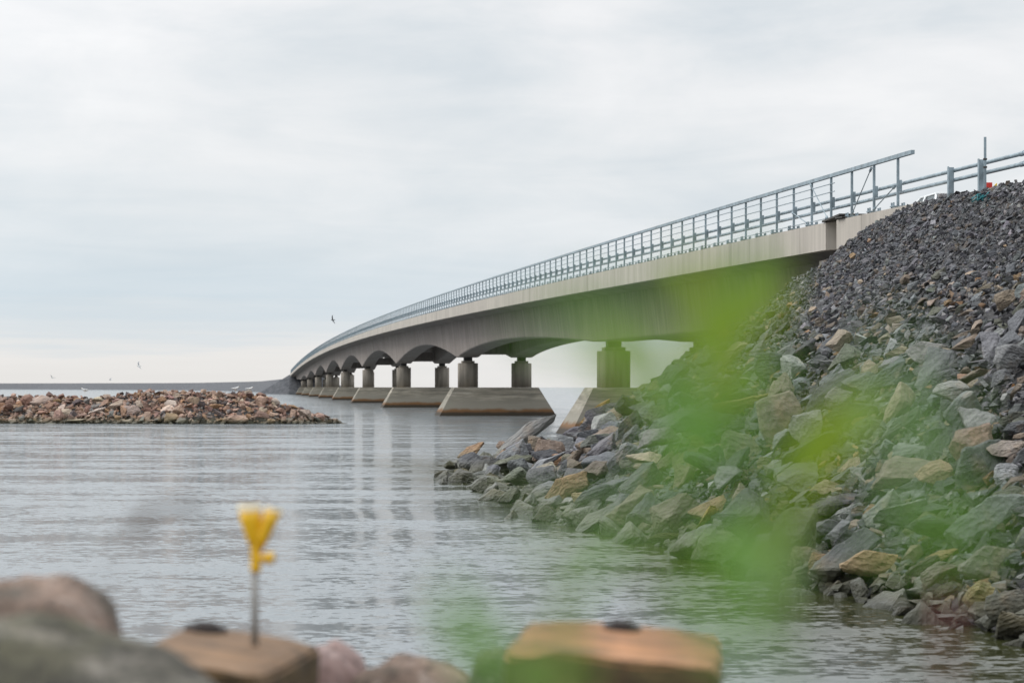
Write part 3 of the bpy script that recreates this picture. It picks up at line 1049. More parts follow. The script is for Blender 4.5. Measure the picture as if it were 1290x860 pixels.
HERO = [
    (1181, 607, 62, (1, 0.9, 0.95), 8, 30, 'RD', (0.46, 0.33, 0.235), 'pale pinkish beige angular boulder resting on darker rocks at mid bank'),
    (1097, 722, 82, (1, 0.9, 1.1), -2, 14, 'HI', (0.50, 0.34, 0.20), 'flat tan slab boulder sitting right at the waterline'),
    (1238, 762, 56, (1, 1, 1.25), 0, 20, 'RD', (0.36, 0.29, 0.12), 'rounded ochre yellow boulder at the waterline near the right edge'),
    (1190, 709, 44, (1, 0.9, 0.8), 5, 30, 'HI', (0.44, 0.30, 0.16), 'orange brown rock wedged above the dark waterline boulders'),
    (1156, 727, 56, (1, 0.8, 0.8), 38, 20, 'HI', (0.13, 0.10, 0.095), 'dark reddish rock leaning to the right beside the flat tan slab'),
    (1184, 738, 66, (1, 0.9, 0.9), 14, 26, 'HI', (0.20, 0.155, 0.15), 'wet brownish purple boulder between the ochre boulder and the leaning dark rock'),
    (1240, 672, 112, (1, 0.8, 1.15), 28, 34, 'HI', (0.20, 0.22, 0.215), 'largest grey green boulder slab on the lower right of the bank'),
    (1248, 722, 84, (1, 0.8, 1.5), 0, 16, 'HI', (0.23, 0.21, 0.195), 'blocky grey brown boulder under the largest slab at the right edge'),
    (1262, 778, 70, (1, 0.9, 0.9), 16, 30, 'HI', (0.13, 0.13, 0.115), 'dark wet boulder just right of the ochre boulder'),
    (1282, 797, 84, (1, 0.9, 0.7), 14, 30, 'HI', (0.25, 0.20, 0.13), 'brown boulder half in the water at the lower right corner'),
    (1078, 694, 62, (1, 0.9, 1.3), -14, 20, 'HI', (0.065, 0.065, 0.075), 'black boulder directly above the flat tan slab'),
    (1030, 718, 52, (1, 0.8, 0.8), 24, 24, 'HI', (0.37, 0.22, 0.11), 'orange brown rock at the waterline left of the black boulder'),
    (1135, 669, 82, (1, 0.9, 1.2), 4, 26, 'HI', (0.26, 0.28, 0.27), 'rough grey green boulder in the middle of the lower bank'),
    (1112, 652, 64, (1, 0.9, 1.3), 28, 26, 'HI', (0.24, 0.255, 0.24), 'pale grey green boulder leaning against the rough one beside it'),
    (1222, 572, 78, (1, 0.9, 1.25), 12, 24, 'HI', (0.27, 0.19, 0.16), 'big purplish brown boulder with a tan top behind the pinkish boulder'),
    (1271, 578, 52, (1, 0.9, 1.05), -4, 28, 'HI', (0.36, 0.31, 0.27), 'beige topped grey block at the right edge of the bank'),
    (1270, 606, 48, (1, 0.9, 0.9), 8, 30, 'HI', (0.42, 0.43, 0.45), 'white veined grey rock at the right edge below the beige topped block'),
    (1262, 488, 36, (1, 0.9, 1.5), -10, 20, 'HI', (0.17, 0.175, 0.185), 'upright grey block in the upper right of the bank'),
    (1203, 504, 62, (1, 0.8, 0.7), -3, 34, 'RD', (0.40, 0.40, 0.385), 'long smooth pale grey rock on the upper right bank'),
    (1135, 545, 74, (1, 0.8, 0.55), 34, 22, 'HI', (0.22, 0.235, 0.22), 'long grey slab lying aslant at mid bank'),
    (975, 548, 84, (1, 0.9, 1.5), 18, 20, 'HI', (0.22, 0.185, 0.155), 'large brown and grey boulder in the middle of the bank'),
    (940, 520, 76, (1, 0.8, 0.6), 12, 32, 'HI', (0.42, 0.32, 0.15), 'yellow brown flat slab up the bank behind the blurred leaves'),
    (938, 576, 70, (1, 0.9, 1.1), -20, 30, 'HI', (0.28, 0.26, 0.22), 'pointed beige grey boulder below the large brown and grey one'),
    (933, 640, 56, (1, 0.9, 1.1), 6, 20, 'HI', (0.33, 0.27, 0.22), 'squared brown grey block low on the bank behind the leaves'),
    (890, 662, 46, (1, 0.6, 0.7), 50, 20, 'HI', (0.45, 0.31, 0.08), 'leaning yellow ochre rock at the foot of the bank'),
    (838, 684, 44, (1, 0.9, 0.5), 3, 30, 'HI', (0.40, 0.35, 0.14), 'small flat yellow rock lying in the water edge'),
    (662, 560, 84, (1, 0.45, 0.55), 36, 24, 'HI', (0.24, 0.24, 0.235), 'long grey slab propped up at the far tip of the bank'),
    (598, 576, 40, (1, 0.7, 0.85), 22, 20, 'HI', (0.35, 0.22, 0.13), 'orange brown tilted block at the far tip of the bank'),
    (633, 565, 19, (1, 0.9, 1), 5, 30, 'RD', (0.33, 0.24, 0.19), 'small round brown rock beside the propped grey slab'),
    (678, 587, 19, (1, 0.9, 0.8), 5, 30, 'RD', (0.48, 0.27, 0.13), 'small bright orange rock near the far tip'),
    (705, 585, 30, (1, 0.9, 1.1), 15, 26, 'HI', (0.42, 0.25, 0.15), 'rusty orange grey rock just right of the small bright orange rock'),
    (735, 561, 22, (1, 0.8, 0.6), 0, 28, 'RD', (0.34, 0.23, 0.14), 'rounded brown rock above the rusty rocks near the pier foot'),
    (688, 606, 40, (1, 0.9, 1.2), 25, 26, 'HI', (0.36, 0.34, 0.28), 'pale olive boulder at the middle of the far tip'),
    (628, 616, 42, (1, 0.9, 1.1), 22, 24, 'HI', (0.17, 0.18, 0.14), 'greenish wet boulder at the waterline of the far tip'),
    (585, 598, 26, (1, 0.9, 0.8), 4, 24, 'HI', (0.27, 0.24, 0.14), 'low olive brown block standing in the water at the far tip'),
    (567, 589, 24, (1, 0.9, 0.5), 4, 24, 'HI', (0.10, 0.11, 0.07), 'outermost dark mossy rock of the far tip'),
    (748, 527, 46, (1, 0.5, 0.5), 42, 20, 'HI', (0.46, 0.30, 0.12), 'bright ochre slab leaning uphill beside the nearest pier footing'),
    (862, 447, 22, (1, 0.9, 1.0), 5, 20, 'HI', (0.42, 0.33, 0.29), 'pinkish rock at the top edge of the bank under the bridge'),
    (892, 441, 14, (1, 0.9, 1.0), 5, 20, 'RD', (0.60, 0.58, 0.55), 'small whitish stone near the bank top under the bridge'),
    (1233, 378, 20, (1, 0.9, 1.0), 25, 20, 'HI', (0.33, 0.36, 0.38), 'pale blue grey rock among the gravel on the upper right'),
    (1233, 356, 13, (1, 0.9, 0.9), 5, 20, 'HI', (0.52, 0.30, 0.15), 'small orange rock among the gravel on the upper right'),
    (1195, 385, 17, (1, 0.9, 0.9), 5, 20, 'HI', (0.45, 0.31, 0.17), 'tan orange rock lower down in the upper right rubble'),
    (1277, 489, 8, (0.8, 0.8, 1.9), 5, 10, 'HI', (0.60, 0.27, 0.07), 'tiny bright orange stone standing beside the upright grey block'),
    (1168, 425, 34, (1, 0.9, 0.9), 30, 24, 'HI', (0.36, 0.38, 0.40), 'pale bluish slab in the upper right rubble'),
    (1110, 590, 20, (1, 0.9, 0.8), 12, 24, 'HI', (0.34, 0.33, 0.20), 'small faceted olive block at mid bank'),
]
hero_xy = []
for i, (x, y, w, st, roll, pitch, kind, col, lab) in enumerate(HERO):
    p = bank_at(x, y)
    if p is None or p.z < 0.02:
        D = min(EYE * F / (y + 6 - HZ), 70); p = W(x, y, D)
    size = w / F * p.y * 1.06
    flat = ('flat' in lab or 'slab' in lab)
    me = RD[i % 6] if kind == 'RD' else HI[(1, 6, 9, 14, 17, 22)[i % 6] if flat else (0, 2, 4, 5, 7, 10, 12, 13, 15, 20, 21, 23)[i % 12]]
    loc = Vector(p) + Vector((0.0, -0.10 * size, 0.14 * size))
    r = random.Random(i)
    o = place_rock('boulder', me, loc, size, face_rot(roll, -pitch, r.uniform(-14, 14)), col, M['rock_obj'], (st[0], st[1], st[2] * 1.25))
    tag(o, lab, 'boulder')
    hero_xy.append((loc.x, loc.y, size))


def clear_of_heroes(x, y):
    return all((x - a) ** 2 + (y - b) ** 2 > (0.5 * s) ** 2 for a, b, s in hero_xy)


def hides_hero(r):
    x, y, z = r['loc']
    for a, b, s in hero_xy:
        hx, hy = 645 + a / b * F, 0
        X = 645 + x / y * F
        if y < b and b - y < 2.2 and abs(X - hx) < 0.40 * (s / b + r['size'] / y) * F and r['size'] > 0.16 and (b - y) < 0.5 * s + 0.6 * r['size'] and z > float(bank(a, b)) - 0.4 * s:
            return True
    return False


rng = np.random.default_rng(5)


def bank_size(x, y, z, rng):
    # big at the foot, fist-sized half way up, gravel on the shoulder
    zz = z + 0.35 * math.sin(x * 0.7 + y * 0.23) + 0.2 * math.sin(y * 0.9)
    m = float(np.interp(zz, [-1, 0, 1.0, 2.0, 3.0, 3.8, 4.3, 6], [0.52, 0.52, 0.43, 0.30, 0.21, 0.15, 0.11, 0.10]))
    m *= float(np.interp(y, [26, 34], [1.4, 1.0])) if zz < 1.9 else 1.0
    s = m * math.exp(rng.normal(-0.12, 0.48))
    return min(max(s, 0.09), 0.95 if z < 3 else 0.5)


def keep_bank(x, y, z):
    if z < -0.75 or (x < edge_x(y) - 0.0 and False): return False
    if not in_view(x, y, 2.2): return False
    q = edge_x(y) - x
    if q < 0.02 and y < S0 + 0.6: return False
    if q < -9: return False
    return True


big = scatter(bank, 60000, (-6, 16), (6, 74), bank_size, rng, keep_bank, 0.10, 0.6)
big = [r for r in big if r['g'] < 4.0 + 0.25 * math.sin(r['loc'][0] * 1.3 + r['loc'][1] * 0.4) or rng.random() < 0.10]
for r in big:
    if r['g'] > 3.2: r['size'] = min(r['size'], 0.38)
    if r['g'] > 3.9: r['size'] = min(r['size'], 0.2)
big = thin_out(big, 0.68)
big = [r for r in big if clear_of_heroes(r['loc'][0], r['loc'][1]) and not hides_hero(r)]
for r in big:
    x, y = px_of(r['loc'])
    r['px'] = x, y
    vis = -30 < x < 1310 and y < 880 and r['loc'][2] > -0.3 * r['size']
    r['w'] = r['size'] / r['loc'][1] * F if vis else 0
big.sort(key=lambda r: -r['w'])
SHORT = [h[-1].split(' resting')[0] for h in HERO]
NEAR_NAMES = {0: 'pale pinkish beige boulder', 1: 'flat tan slab', 2: 'rounded ochre boulder', 6: 'largest grey green slab', 10: 'black boulder', 12: 'rough grey green boulder',
              14: 'big purplish brown boulder', 17: 'upright grey block', 18: 'long smooth pale rock', 20: 'large brown and grey boulder', 23: 'squared brown grey block',
              24: 'leaning yellow rock', 26: 'long propped slab', 30: 'rusty orange grey rock', 33: 'greenish wet boulder', 36: 'bright ochre slab', 39: 'pale blue grey rock', 43: 'pale bluish slab'}


def rock_label(r, st):
    x, y, z = r['loc']
    sz = 'big' if r['w'] > 62 else ('fair sized' if r['w'] > 44 else 'small')
    form = 'flat' if st[2] < 1.0 else ('blocky' if st[2] > 1.2 else 'angular')
    col = GREY_N[r['ci']]
    best = min(NEAR_NAMES, key=lambda i: (hero_xy[i][0] - x) ** 2 + (hero_xy[i][1] - y) ** 2)
    a, b, s_ = hero_xy[best]
    d = math.hypot(a - x, b - y)
    if d < 2.4:
        dx = (x / y - a / b) * b; dy = z - float(bank(a, b))
        rel = ('right of' if dx > 0 else 'left of') if abs(dx) > abs(dy) else ('uphill of' if dy > 0 else 'downhill of')
        how = 'just ' if d < 1.1 else 'a little '
        return f"{sz} {col} {form} rock {how}{rel} the {NEAR_NAMES[best]}"
    zone = 'at the waterline' if z < 0.35 else ('low on the bank' if z < 1.3 else ('half way up the bank' if z < 2.6 else 'high on the bank'))
    X = r['px'][0]
    part = 'at its far tip' if X < 780 else ('below the bridge end' if X < 1000 else 'at the near right')
    return f"{sz} {col} {form} rock {zone} {part}"


solo, rest = big[:300 - len(HERO)], big[300 - len(HERO):]
G = 'quarry rocks of the embankment'
for r in solo:
    st = (1, rng.uniform(0.85, 1.15), rng.uniform(0.85, 1.35))
    o = place_rock('boulder', HI[int(rng.integers(24))], r['loc'], r['size'], r['rot'], r['col'], M['rock_obj'], st)
    tag(o, rock_label(r, st), 'boulder', G)
near = [r for r in rest if r['size'] > 0.0]
MID = []
for i in range(16):
    me = HI[i]
    V = np.empty(len(me.vertices) * 3); me.vertices.foreach_get('co', V)
    T = np.array([p.vertices[:] for p in me.polygons])
    MID.append((V.reshape(-1, 3), T))
bake(near, LO, 'small_rocks', M['rock_stuff'], 'countless smaller grey quarry stones filling the embankment slope', 'rubble', rng)


# a second bed of stones that fills every gap between the big ones
def fill_size(x, y, z, rng):
    return min(0.42, float(np.interp(z, [0, 2, 4], [0.27, 0.21, 0.14])) * math.exp(rng.normal(0, 0.3)))


fill = scatter(bank, 42000, (-6, 16), (14, 74), fill_size, rng, keep_bank, -0.02, 0.5)
fill = [r for r in fill if r['g'] < 4.0]
for r in fill: r['col'] = r['col'] * 0.72  # tinted darker to paint shade into the gaps between boulders
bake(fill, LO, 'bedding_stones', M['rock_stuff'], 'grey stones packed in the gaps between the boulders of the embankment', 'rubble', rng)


# fine crushed stone on the shoulder and between the rocks
def grav_keep(x, y, z):
    if not in_view(x, y, 1.2) or z < 0.2: return False
    q = edge_x(y) - x
    if q < 0.02 and y < S0 + 0.6: return False
    if q < -8: return False
    zz = z + 0.35 * math.sin(x * 0.7 + y * 0.23) + 0.2 * math.sin(y * 0.9)
    return zz > 3.85 or rng.random() < 0.30


def grav_size(x, y, z, rng):
    return min(0.20, 0.070 * math.exp(rng.normal(0, 0.5)))


GR = [((0.070, 0.072, 0.081), 5), ((0.105, 0.108, 0.119), 6), ((0.15, 0.153, 0.165), 4), ((0.25, 0.25, 0.26), 1.6), ((0.12, 0.10, 0.085), 1.2), ((0.30, 0.2, 0.13), 0.08)]
grav = scatter(bank, 200000, (-2, 15), (16, 70), grav_size, rng, grav_keep, 0.12, 0.8, GR, 0.7)
TINY = [hull_proto(700 + i, 8, 1.0, 0.8, 0.6) for i in range(10)]
bake(grav, TINY, 'gravel', M['gravel'], 'dark crushed stone gravel covering the top of the embankment', 'gravel', rng)
# a teal scrap of netting caught in the gravel
p = bank_at(1236, 254)
if p:
    bm = bmesh.new()
    for k in range(3):
        q = p + Vector((0.10 * (k - 1), -0.1, 0.05 + 0.04 * (k % 2)))
        tube(bm, [q + Vector((0.12 * math.cos(a * 1.3 + k), 0.1 * math.sin(a * 2 + k), 0.07 * math.sin(a * 1.7 + k))) for a in range(7)], 0.012, 5)
    tag(obj('rope_scrap', bm, plain('teal rope', (0.02, 0.17, 0.19), 0.8)), 'frayed teal scrap of rope lying on the gravel crest', 'rope')


# --- islet of pink granite rocks
def islet_size(x, y, z, rng):
    return min(max(0.40 * math.exp(rng.normal(-0.1, 0.42)), 0.18), 1.0)


rng2 = np.random.default_rng(21)
irock = scatter(islet, 26000, (-62, -9.2), (136, 152), islet_size, rng2, lambda x, y, z: z > -0.35 and in_view(x, y, 6) and x < -9.6, 0.10, 0.5, PINK, 0.3)
for r in irock:
    if r['g'] > 1.25: r['size'] = min(r['size'], 0.55)
irock = thin_out(irock, 0.66)
IHERO = [(168 / 1, 519, 23, (1, 0.9, 1.4), 10, 20, (0.47, 0.37, 0.33), 'pale pink upright slab in the middle of the rock islet'),
         (214, 509, 20, (1, 0.9, 1.2), 12, 20, (0.52, 0.43, 0.37), 'whitish pointed boulder on the rock islet'),
         (299, 531, 31, (1, 0.9, 0.7), 2, 10, (0.38, 0.25, 0.19), 'broad rounded brown pink boulder at the islet waterline'),
         (342, 532, 13, (1, 0.9, 1.0), 2, 10, (0.50, 0.32, 0.19), 'round orange boulder at the islet waterline'),
         (213, 527, 24, (1, 0.8, 0.7), 22, 10, (0.36, 0.26, 0.16), 'long brown slab leaning low on the islet'),
         (146, 512, 30, (1, 0.8, 0.55), 22, 20, (0.46, 0.37, 0.30), 'long pale slab lying aslant near the islet crest'),
         (50, 507, 34, (1, 0.8, 0.9), 14, 26, (0.46, 0.36, 0.31), 'big pale pink slab at the left of the islet'),
         (95, 531, 24, (1, 0.9, 0.6), 6, 10, (0.42, 0.33, 0.24), 'flat beige boulder at the left islet waterline'),
         (123, 519, 20, (1, 0.8, 0.8), 14, 20, (0.50, 0.42, 0.37), 'pale slab between the two long islet slabs'),
         (238, 514, 14, (1, 0.9, 1.1), 8, 16, (0.36, 0.22, 0.15), 'reddish block right of the whitish pointed boulder')]
ih = []
for i, (x, y, w, st, roll, pitch, col, lab) in enumerate(IHERO):
    D = 136.0; p = None
    while D < 150:
        q = W(x, y, D)
        if q.z < float(islet(q.x, q.y)) + 0.05: p = q; break
        D += 0.05
    if p is None: p = W(x, y, 138.5)
    size = w / F * p.y * 1.05
    me = RD[i % 6] if 'round' in lab else HI[(i * 5 + 3) % 24]
    o = place_rock('granite_rock', me, Vector(p) + Vector((0, 0, 0.05)), size, face_rot(roll, -pitch, i * 5 - 20), col, M['granite_obj'], (st[0], st[1], st[2] * 1.35))
    tag(o, lab, 'rock'); ih.append((p.x, p.y, size))
irock = [r for r in irock if all((r['loc'][0] - a) ** 2 + (r['loc'][1] - b) ** 2 > (0.4 * s) ** 2 for a, b, s in ih)]
for r in irock:
    x, y = px_of(r['loc']); r['px'] = (x, y)
    front = 1.0 if r['loc'][1] < 144 else 0.3
    r['w'] = r['size'] * front if -5 < x < 1300 and r['loc'][2] > -0.1 else 0
irock.sort(key=lambda r: -r['w'])
for r in irock[:300 - len(IHERO)]:
    x = r['px'][0]
    part = 'left end' if x < 110 else ('left middle' if x < 220 else ('right middle' if x < 320 else 'right tip'))
    z = r['loc'][2]
    zone = 'at the waterline' if z < 0.4 else ('on the flank' if z < 1.35 else 'on the crest')
    st = (1, rng2.uniform(0.85, 1.15), rng2.uniform(0.9, 1.5))
    o = place_rock('granite_rock', HI[int(rng2.integers(24))], r['loc'], r['size'], r['rot'], r['col'], M['granite_obj'], st)
    tag(o, f"{PINK_N[r['ci']]} granite rock {zone} of the islet's {part}", 'rock', 'granite rocks of the islet')
ifill = scatter(islet, 14000, (-62, -9.4), (136, 150), lambda x, y, z, g: 0.26 * math.exp(g.normal(0, 0.3)), rng2, lambda x, y, z: z > -0.35 and in_view(x, y, 6), 0.0, 0.5, PINK, 0.5)
bake(ifill, LO, 'granite_bedding', M['granite_stuff'], 'small pink granite stones packed between the rocks of the islet', 'rubble', rng2)
bake(irock[300 - len(IHERO):], MID[:12], 'small_granite_rocks', M['granite_stuff'], 'smaller pink granite stones filling the islet', 'rubble', rng2)

# ------------------------------------------------------------------ gulls
M['gull_white'] = plain('white feathers', (0.72, 0.72, 0.70), 0.8)
M['gull_grey'] = plain('grey feathers', (0.30, 0.31, 0.33), 0.8)
M['gull_dark'] = plain('dark feathers', (0.05, 0.05, 0.055), 0.8)
M['beak'] = plain('yellow beak', (0.6, 0.4, 0.05), 0.5)


def gull(name, loc, heading, flying, label, size=1.0, bank_=0.0, dark=False, up=0.5):
    g = empty(name, loc, heading)
    bm = bmesh.new()
    prof = [(-0.30, 0.012, 0.03), (-0.20, 0.05, 0.02), (-0.08, 0.085, 0.0), (0.04, 0.09, 0.0), (0.13, 0.06, 0.02), (0.17, 0.048, 0.045), (0.215, 0.05, 0.06), (0.25, 0.03, 0.06), (0.265, 0.01, 0.055)]
    tube(bm, [(0, a * size, (c + (0 if flying else max(a, 0) * 0.35)) * size) for a, b, c in prof], 0, 10, True, [b * size for a, b, c in prof])
    # tail fan joined to the body
    vs = [bm.verts.new(Vector(p) * size) for p in ((-0.02, -0.27, 0.035), (0.02, -0.27, 0.035), (0.07, -0.40, 0.03), (-0.07, -0.40, 0.03), (-0.02, -0.27, 0.022), (0.02, -0.27, 0.022), (0.07, -0.40, 0.022), (-0.07, -0.40, 0.022))]
    for q in ((0, 1, 2, 3), (7, 6, 5, 4), (0, 4, 5, 1), (1, 5, 6, 2), (2, 6, 7, 3), (3, 7, 4, 0)):
        bm.faces.new([vs[i] for i in q])
    obj('body', bm, M['gull_dark'] if dark else M['gull_white'], g, True)
    bm = bmesh.new()
    tube(bm, [(0, 0.26 * size, (0.055 + (0 if flying else 0.09)) * size), (0, 0.32 * size, (0.045 + (0 if flying else 0.09)) * size)], 0, 6, True, [0.014 * size, 0.004 * size])
    obj('beak', bm, M['beak'], g)
    for sd in (-1, 1):
        bm = bmesh.new()
        if flying:
            pts = [(0.05, 0.09, -0.10, 0.0), (0.30, 0.13, -0.05, up * 0.5), (0.48, 0.08, -0.06, up * 0.62), (0.72, -0.10, -0.16, up * 0.55)]
        else:
            pts = [(0.07, 0.10, -0.05, 0.03), (0.10, 0.08, -0.15, 0.02), (0.09, 0.0, -0.28, 0.01), (0.05, -0.20, -0.38, 0.01)]
        T_, B_ = [], []
        for (x, f_, b_, z) in pts:
            T_.append((bm.verts.new(Vector((sd * x, f_, z + 0.03)) * size), bm.verts.new(Vector((sd * x, b_, z + 0.02)) * size)))
            B_.append((bm.verts.new(Vector((sd * x, f_, z + 0.012)) * size), bm.verts.new(Vector((sd * x, b_, z + 0.012)) * size)))
        for i in range(3):
            bm.faces.new((T_[i][0], T_[i + 1][0], T_[i + 1][1], T_[i][1]))
            bm.faces.new((B_[i][0], B_[i][1], B_[i + 1][1], B_[i + 1][0]))
            bm.faces.new((T_[i][0], B_[i][0], B_[i + 1][0], T_[i + 1][0]))
            bm.faces.new((T_[i][1], T_[i + 1][1], B_[i + 1][1], B_[i][1]))
        bm.faces.new((T_[0][0], T_[0][1], B_[0][1], B_[0][0])); bm.faces.new((T_[3][0], B_[3][0], B_[3][1], T_[3][1]))
        bmesh.ops.recalc_face_normals(bm, faces=bm.faces)
        obj('wing', bm, M['gull_dark'] if dark else M['gull_grey'], g)
    if not flying:
        for sd in (-1, 1):
            bm = bmesh.new()
            tube(bm, [(sd * 0.03 * size, 0, -0.06 * size), (sd * 0.03 * size, 0.0, -0.2 * size)], 0.008 * size, 5)
            obj('leg', bm, M['beak'], g)
    g.rotation_euler = (0, bank_, heading)
    tag(g, label, 'bird', 'gulls round the bridge')
    return g


gull('gull', W(419, 403, 170), R(70), True, 'dark gull flying above the left end of the bridge', 0.5, R(55), True, 0.3)
gull('gull', W(175, 461, 180), R(110), True, 'grey winged gull gliding low over the sea left of the bridge', 0.62, R(-38), False, 0.25)
gull('gull', W(66, 476, 300), R(60), True, 'tiny far gull near the horizon at the far left', 0.7, R(20), False, 0.4)
gull('gull', W(139, 478.5, 320), R(80), True, 'tiny far gull just above the horizon, below the gliding one', 0.7, R(-15), False, 0.4)
for x, y, lab in ((107, 491.5, 'small white gull standing on the left of the islet crest'), (296.5, 489.5, 'white gull standing on the right islet crest, left one of two'), (314, 490, 'white gull standing on the right islet crest, right one of two')):
    D = 142.5
    X = (x - 645) / F * D
    z = float(islet(X, D)) + 0.42
    gull('gull', (X, D, max(z, EYE - (y - HZ) / F * D)), R(100 if x < 200 else -80), False, lab, 0.8)

# ------------------------------------------------------------------ car on the bridge deck
M['car_paint'] = plain('white car paint', (0.68, 0.70, 0.70), 0.25, 0.0, 0.02, Coat_Weight=0.6)
M['glass'] = plain('tinted car glass', (0.20, 0.24, 0.25), 0.08, 0.0, 0.02)
M['tyre'] = plain('tyre rubber', (0.02, 0.02, 0.02), 0.85)
M['chrome'] = plain('bright metal', (0.6, 0.6, 0.6), 0.25, 0.9)
M['lamp_red'] = plain('red lamp lens', (0.5, 0.02, 0.02), 0.2)


def car():
    s = 70.5
    g = empty('parked_car', BP(s, 1.75, deck(s) + 0.035), TH)
    tag(g, 'white car on the bridge with only its roof showing over the gravel', 'car')
    W2 = 0.88
    side = [(-2.0, 0.30), (-2.05, 0.62), (-1.98, 0.90), (-1.55, 0.98), (-1.5, 1.0), (1.0, 0.98), (1.9, 0.86), (2.05, 0.62), (2.0, 0.30)]
    bm = bmesh.new()
    A = [bm.verts.new((-W2, y, z)) for y, z in side]; B = [bm.verts.new((W2, y, z)) for y, z in side]
    n = len(side)
    for k in range(n):
        bm.faces.new((A[k], A[(k + 1) % n], B[(k + 1) % n], B[k]))
    bm.faces.new(list(reversed(A))); bm.faces.new(B)
    bmesh.ops.recalc_face_normals(bm, faces=bm.faces)
    bmesh.ops.bevel(bm, geom=list(bm.edges), offset=0.05, segments=2, affect='EDGES')
    body = obj('body', bm, M['car_paint'], g, True)
    # cabin frame: roof and pillars
    bm = bmesh.new()
    low = [(-1.85, 0.98), (1.05, 0.98)]; top = [(-1.45, 1.40), (0.25, 1.42)]
    for sx in (-1, 1):
        tube(bm, [(sx * 0.82, -1.88, 0.97), (sx * 0.76, -1.72, 1.18), (sx * 0.68, -1.5, 1.36), (sx * 0.62, -1.3, 1.42)], 0.035, 8)
        tube(bm, [(sx * 0.82, 1.02, 0.97), (sx * 0.72, 0.6, 1.25), (sx * 0.62, 0.2, 1.42)], 0.035, 8)
        tube(bm, [(sx * 0.84, -0.4, 0.97), (sx * 0.66, -0.4, 1.42)], 0.035, 8)
    box(bm, (-0.66, -1.45, 1.40), (0.66, 0.25, 1.46), None, 0.025)
    obj('roof', bm, M['car_paint'], body, True)
    def quad(name, ps):
        bm = bmesh.new(); vs = [bm.verts.new(p) for p in ps]; bm.faces.new(vs)
        r = bmesh.ops.solidify(bm, geom=bm.faces[:], thickness=0.01)
        obj(name, bm, M['glass'], body)
    quad('rear_window', [(-0.78, -1.84, 0.98), (0.78, -1.84, 0.98), (0.62, -1.44, 1.395), (-0.62, -1.44, 1.395)])
    quad('windscreen', [(0.78, 1.0, 0.98), (-0.78, 1.0, 0.98), (-0.62, 0.24, 1.395), (0.62, 0.24, 1.395)])
    for sx in (-1, 1):
        quad('side_window', [(sx * 0.81, -1.75, 0.98), (sx * 0.81, 0.95, 0.98), (sx * 0.64, 0.2, 1.395), (sx * 0.64, -1.35, 1.395)])
        for y in (-1.28, 1.28):
            bm = bmesh.new()
            tube(bm, [(sx * 0.68, y, 0.31), (sx * 0.89, y, 0.31)], 0.31, 20)
            w = obj('wheel', bm, M['tyre'], g)
            bm = bmesh.new()
            tube(bm, [(sx * 0.892, y, 0.31), (sx * 0.905, y, 0.31)], 0.19, 16)
            obj('rim', bm, M['chrome'], w)
        bm = bmesh.new(); box(bm, (sx * 0.7 - 0.12, -2.06, 0.66), (sx * 0.7 + 0.12, -2.0, 0.84), None, 0.01)
        obj('tail_light', bm, M['lamp_red'], body)


car()

# ------------------------------------------------------------------ foreground: boulders, timbers, clip on a rod


def big_boulder_mat(name, tones, patch, stretch):
    m, nt, p = new_mat(name)
    n1 = pos_noise(nt, 6.0, 5.0, 0.7, stretch)
    c = mixc(nt, ramp(nt, [(0.38, 0.0), (0.60, 1.0)], n1).outputs[0], tones[0], tones[1])
    n2 = pos_noise(nt, 17.0, 4.0, 0.7, stretch)
    c = mixc(nt, ramp(nt, [(0.55, 0.0), (0.66, 0.8)], n2).outputs[0], c, tones[2])
    n3 = pos_noise(nt, 5.5, 3.0, 0.6, (0.6, 1, 1.2))
    c = mixc(nt, ramp(nt, [(0.50, 0.0), (0.64, 0.75)], n3).outputs[0], c, patch)
    n4 = pos_noise(nt, 60.0, 3.0, 0.7)
    c = mixc(nt, ramp(nt, [(0.35, 0.6), (0.45, 0.0)], n4).outputs[0], c, (0.03, 0.03, 0.03))
    nt.links.new(c, p.inputs['Base Color']); p.inputs['Roughness'].default_value = 0.85
    bump(nt, pos_noise(nt, 12.0, 8.0, 0.75, stretch), p, 1.0, 0.05)
    return m


M['pink_boulder'] = big_boulder_mat('foreground pink granite', ((0.20, 0.145, 0.11), (0.50, 0.355, 0.28), (0.60, 0.49, 0.42)), (0.14, 0.13, 0.105), (1, 1, 1))
M['pale_boulder'] = big_boulder_mat('foreground pale pink granite', ((0.38, 0.24, 0.21), (0.62, 0.46, 0.43), (0.70, 0.58, 0.55)), (0.24, 0.18, 0.16), (1, 1, 1))
M['lichen_boulder'] = big_boulder_mat('foreground lichen boulder', ((0.075, 0.072, 0.06), (0.27, 0.25, 0.205), (0.58, 0.52, 0.45)), (0.17, 0.16, 0.10), (0.35, 0.8, 1.3))


FG = 0.78


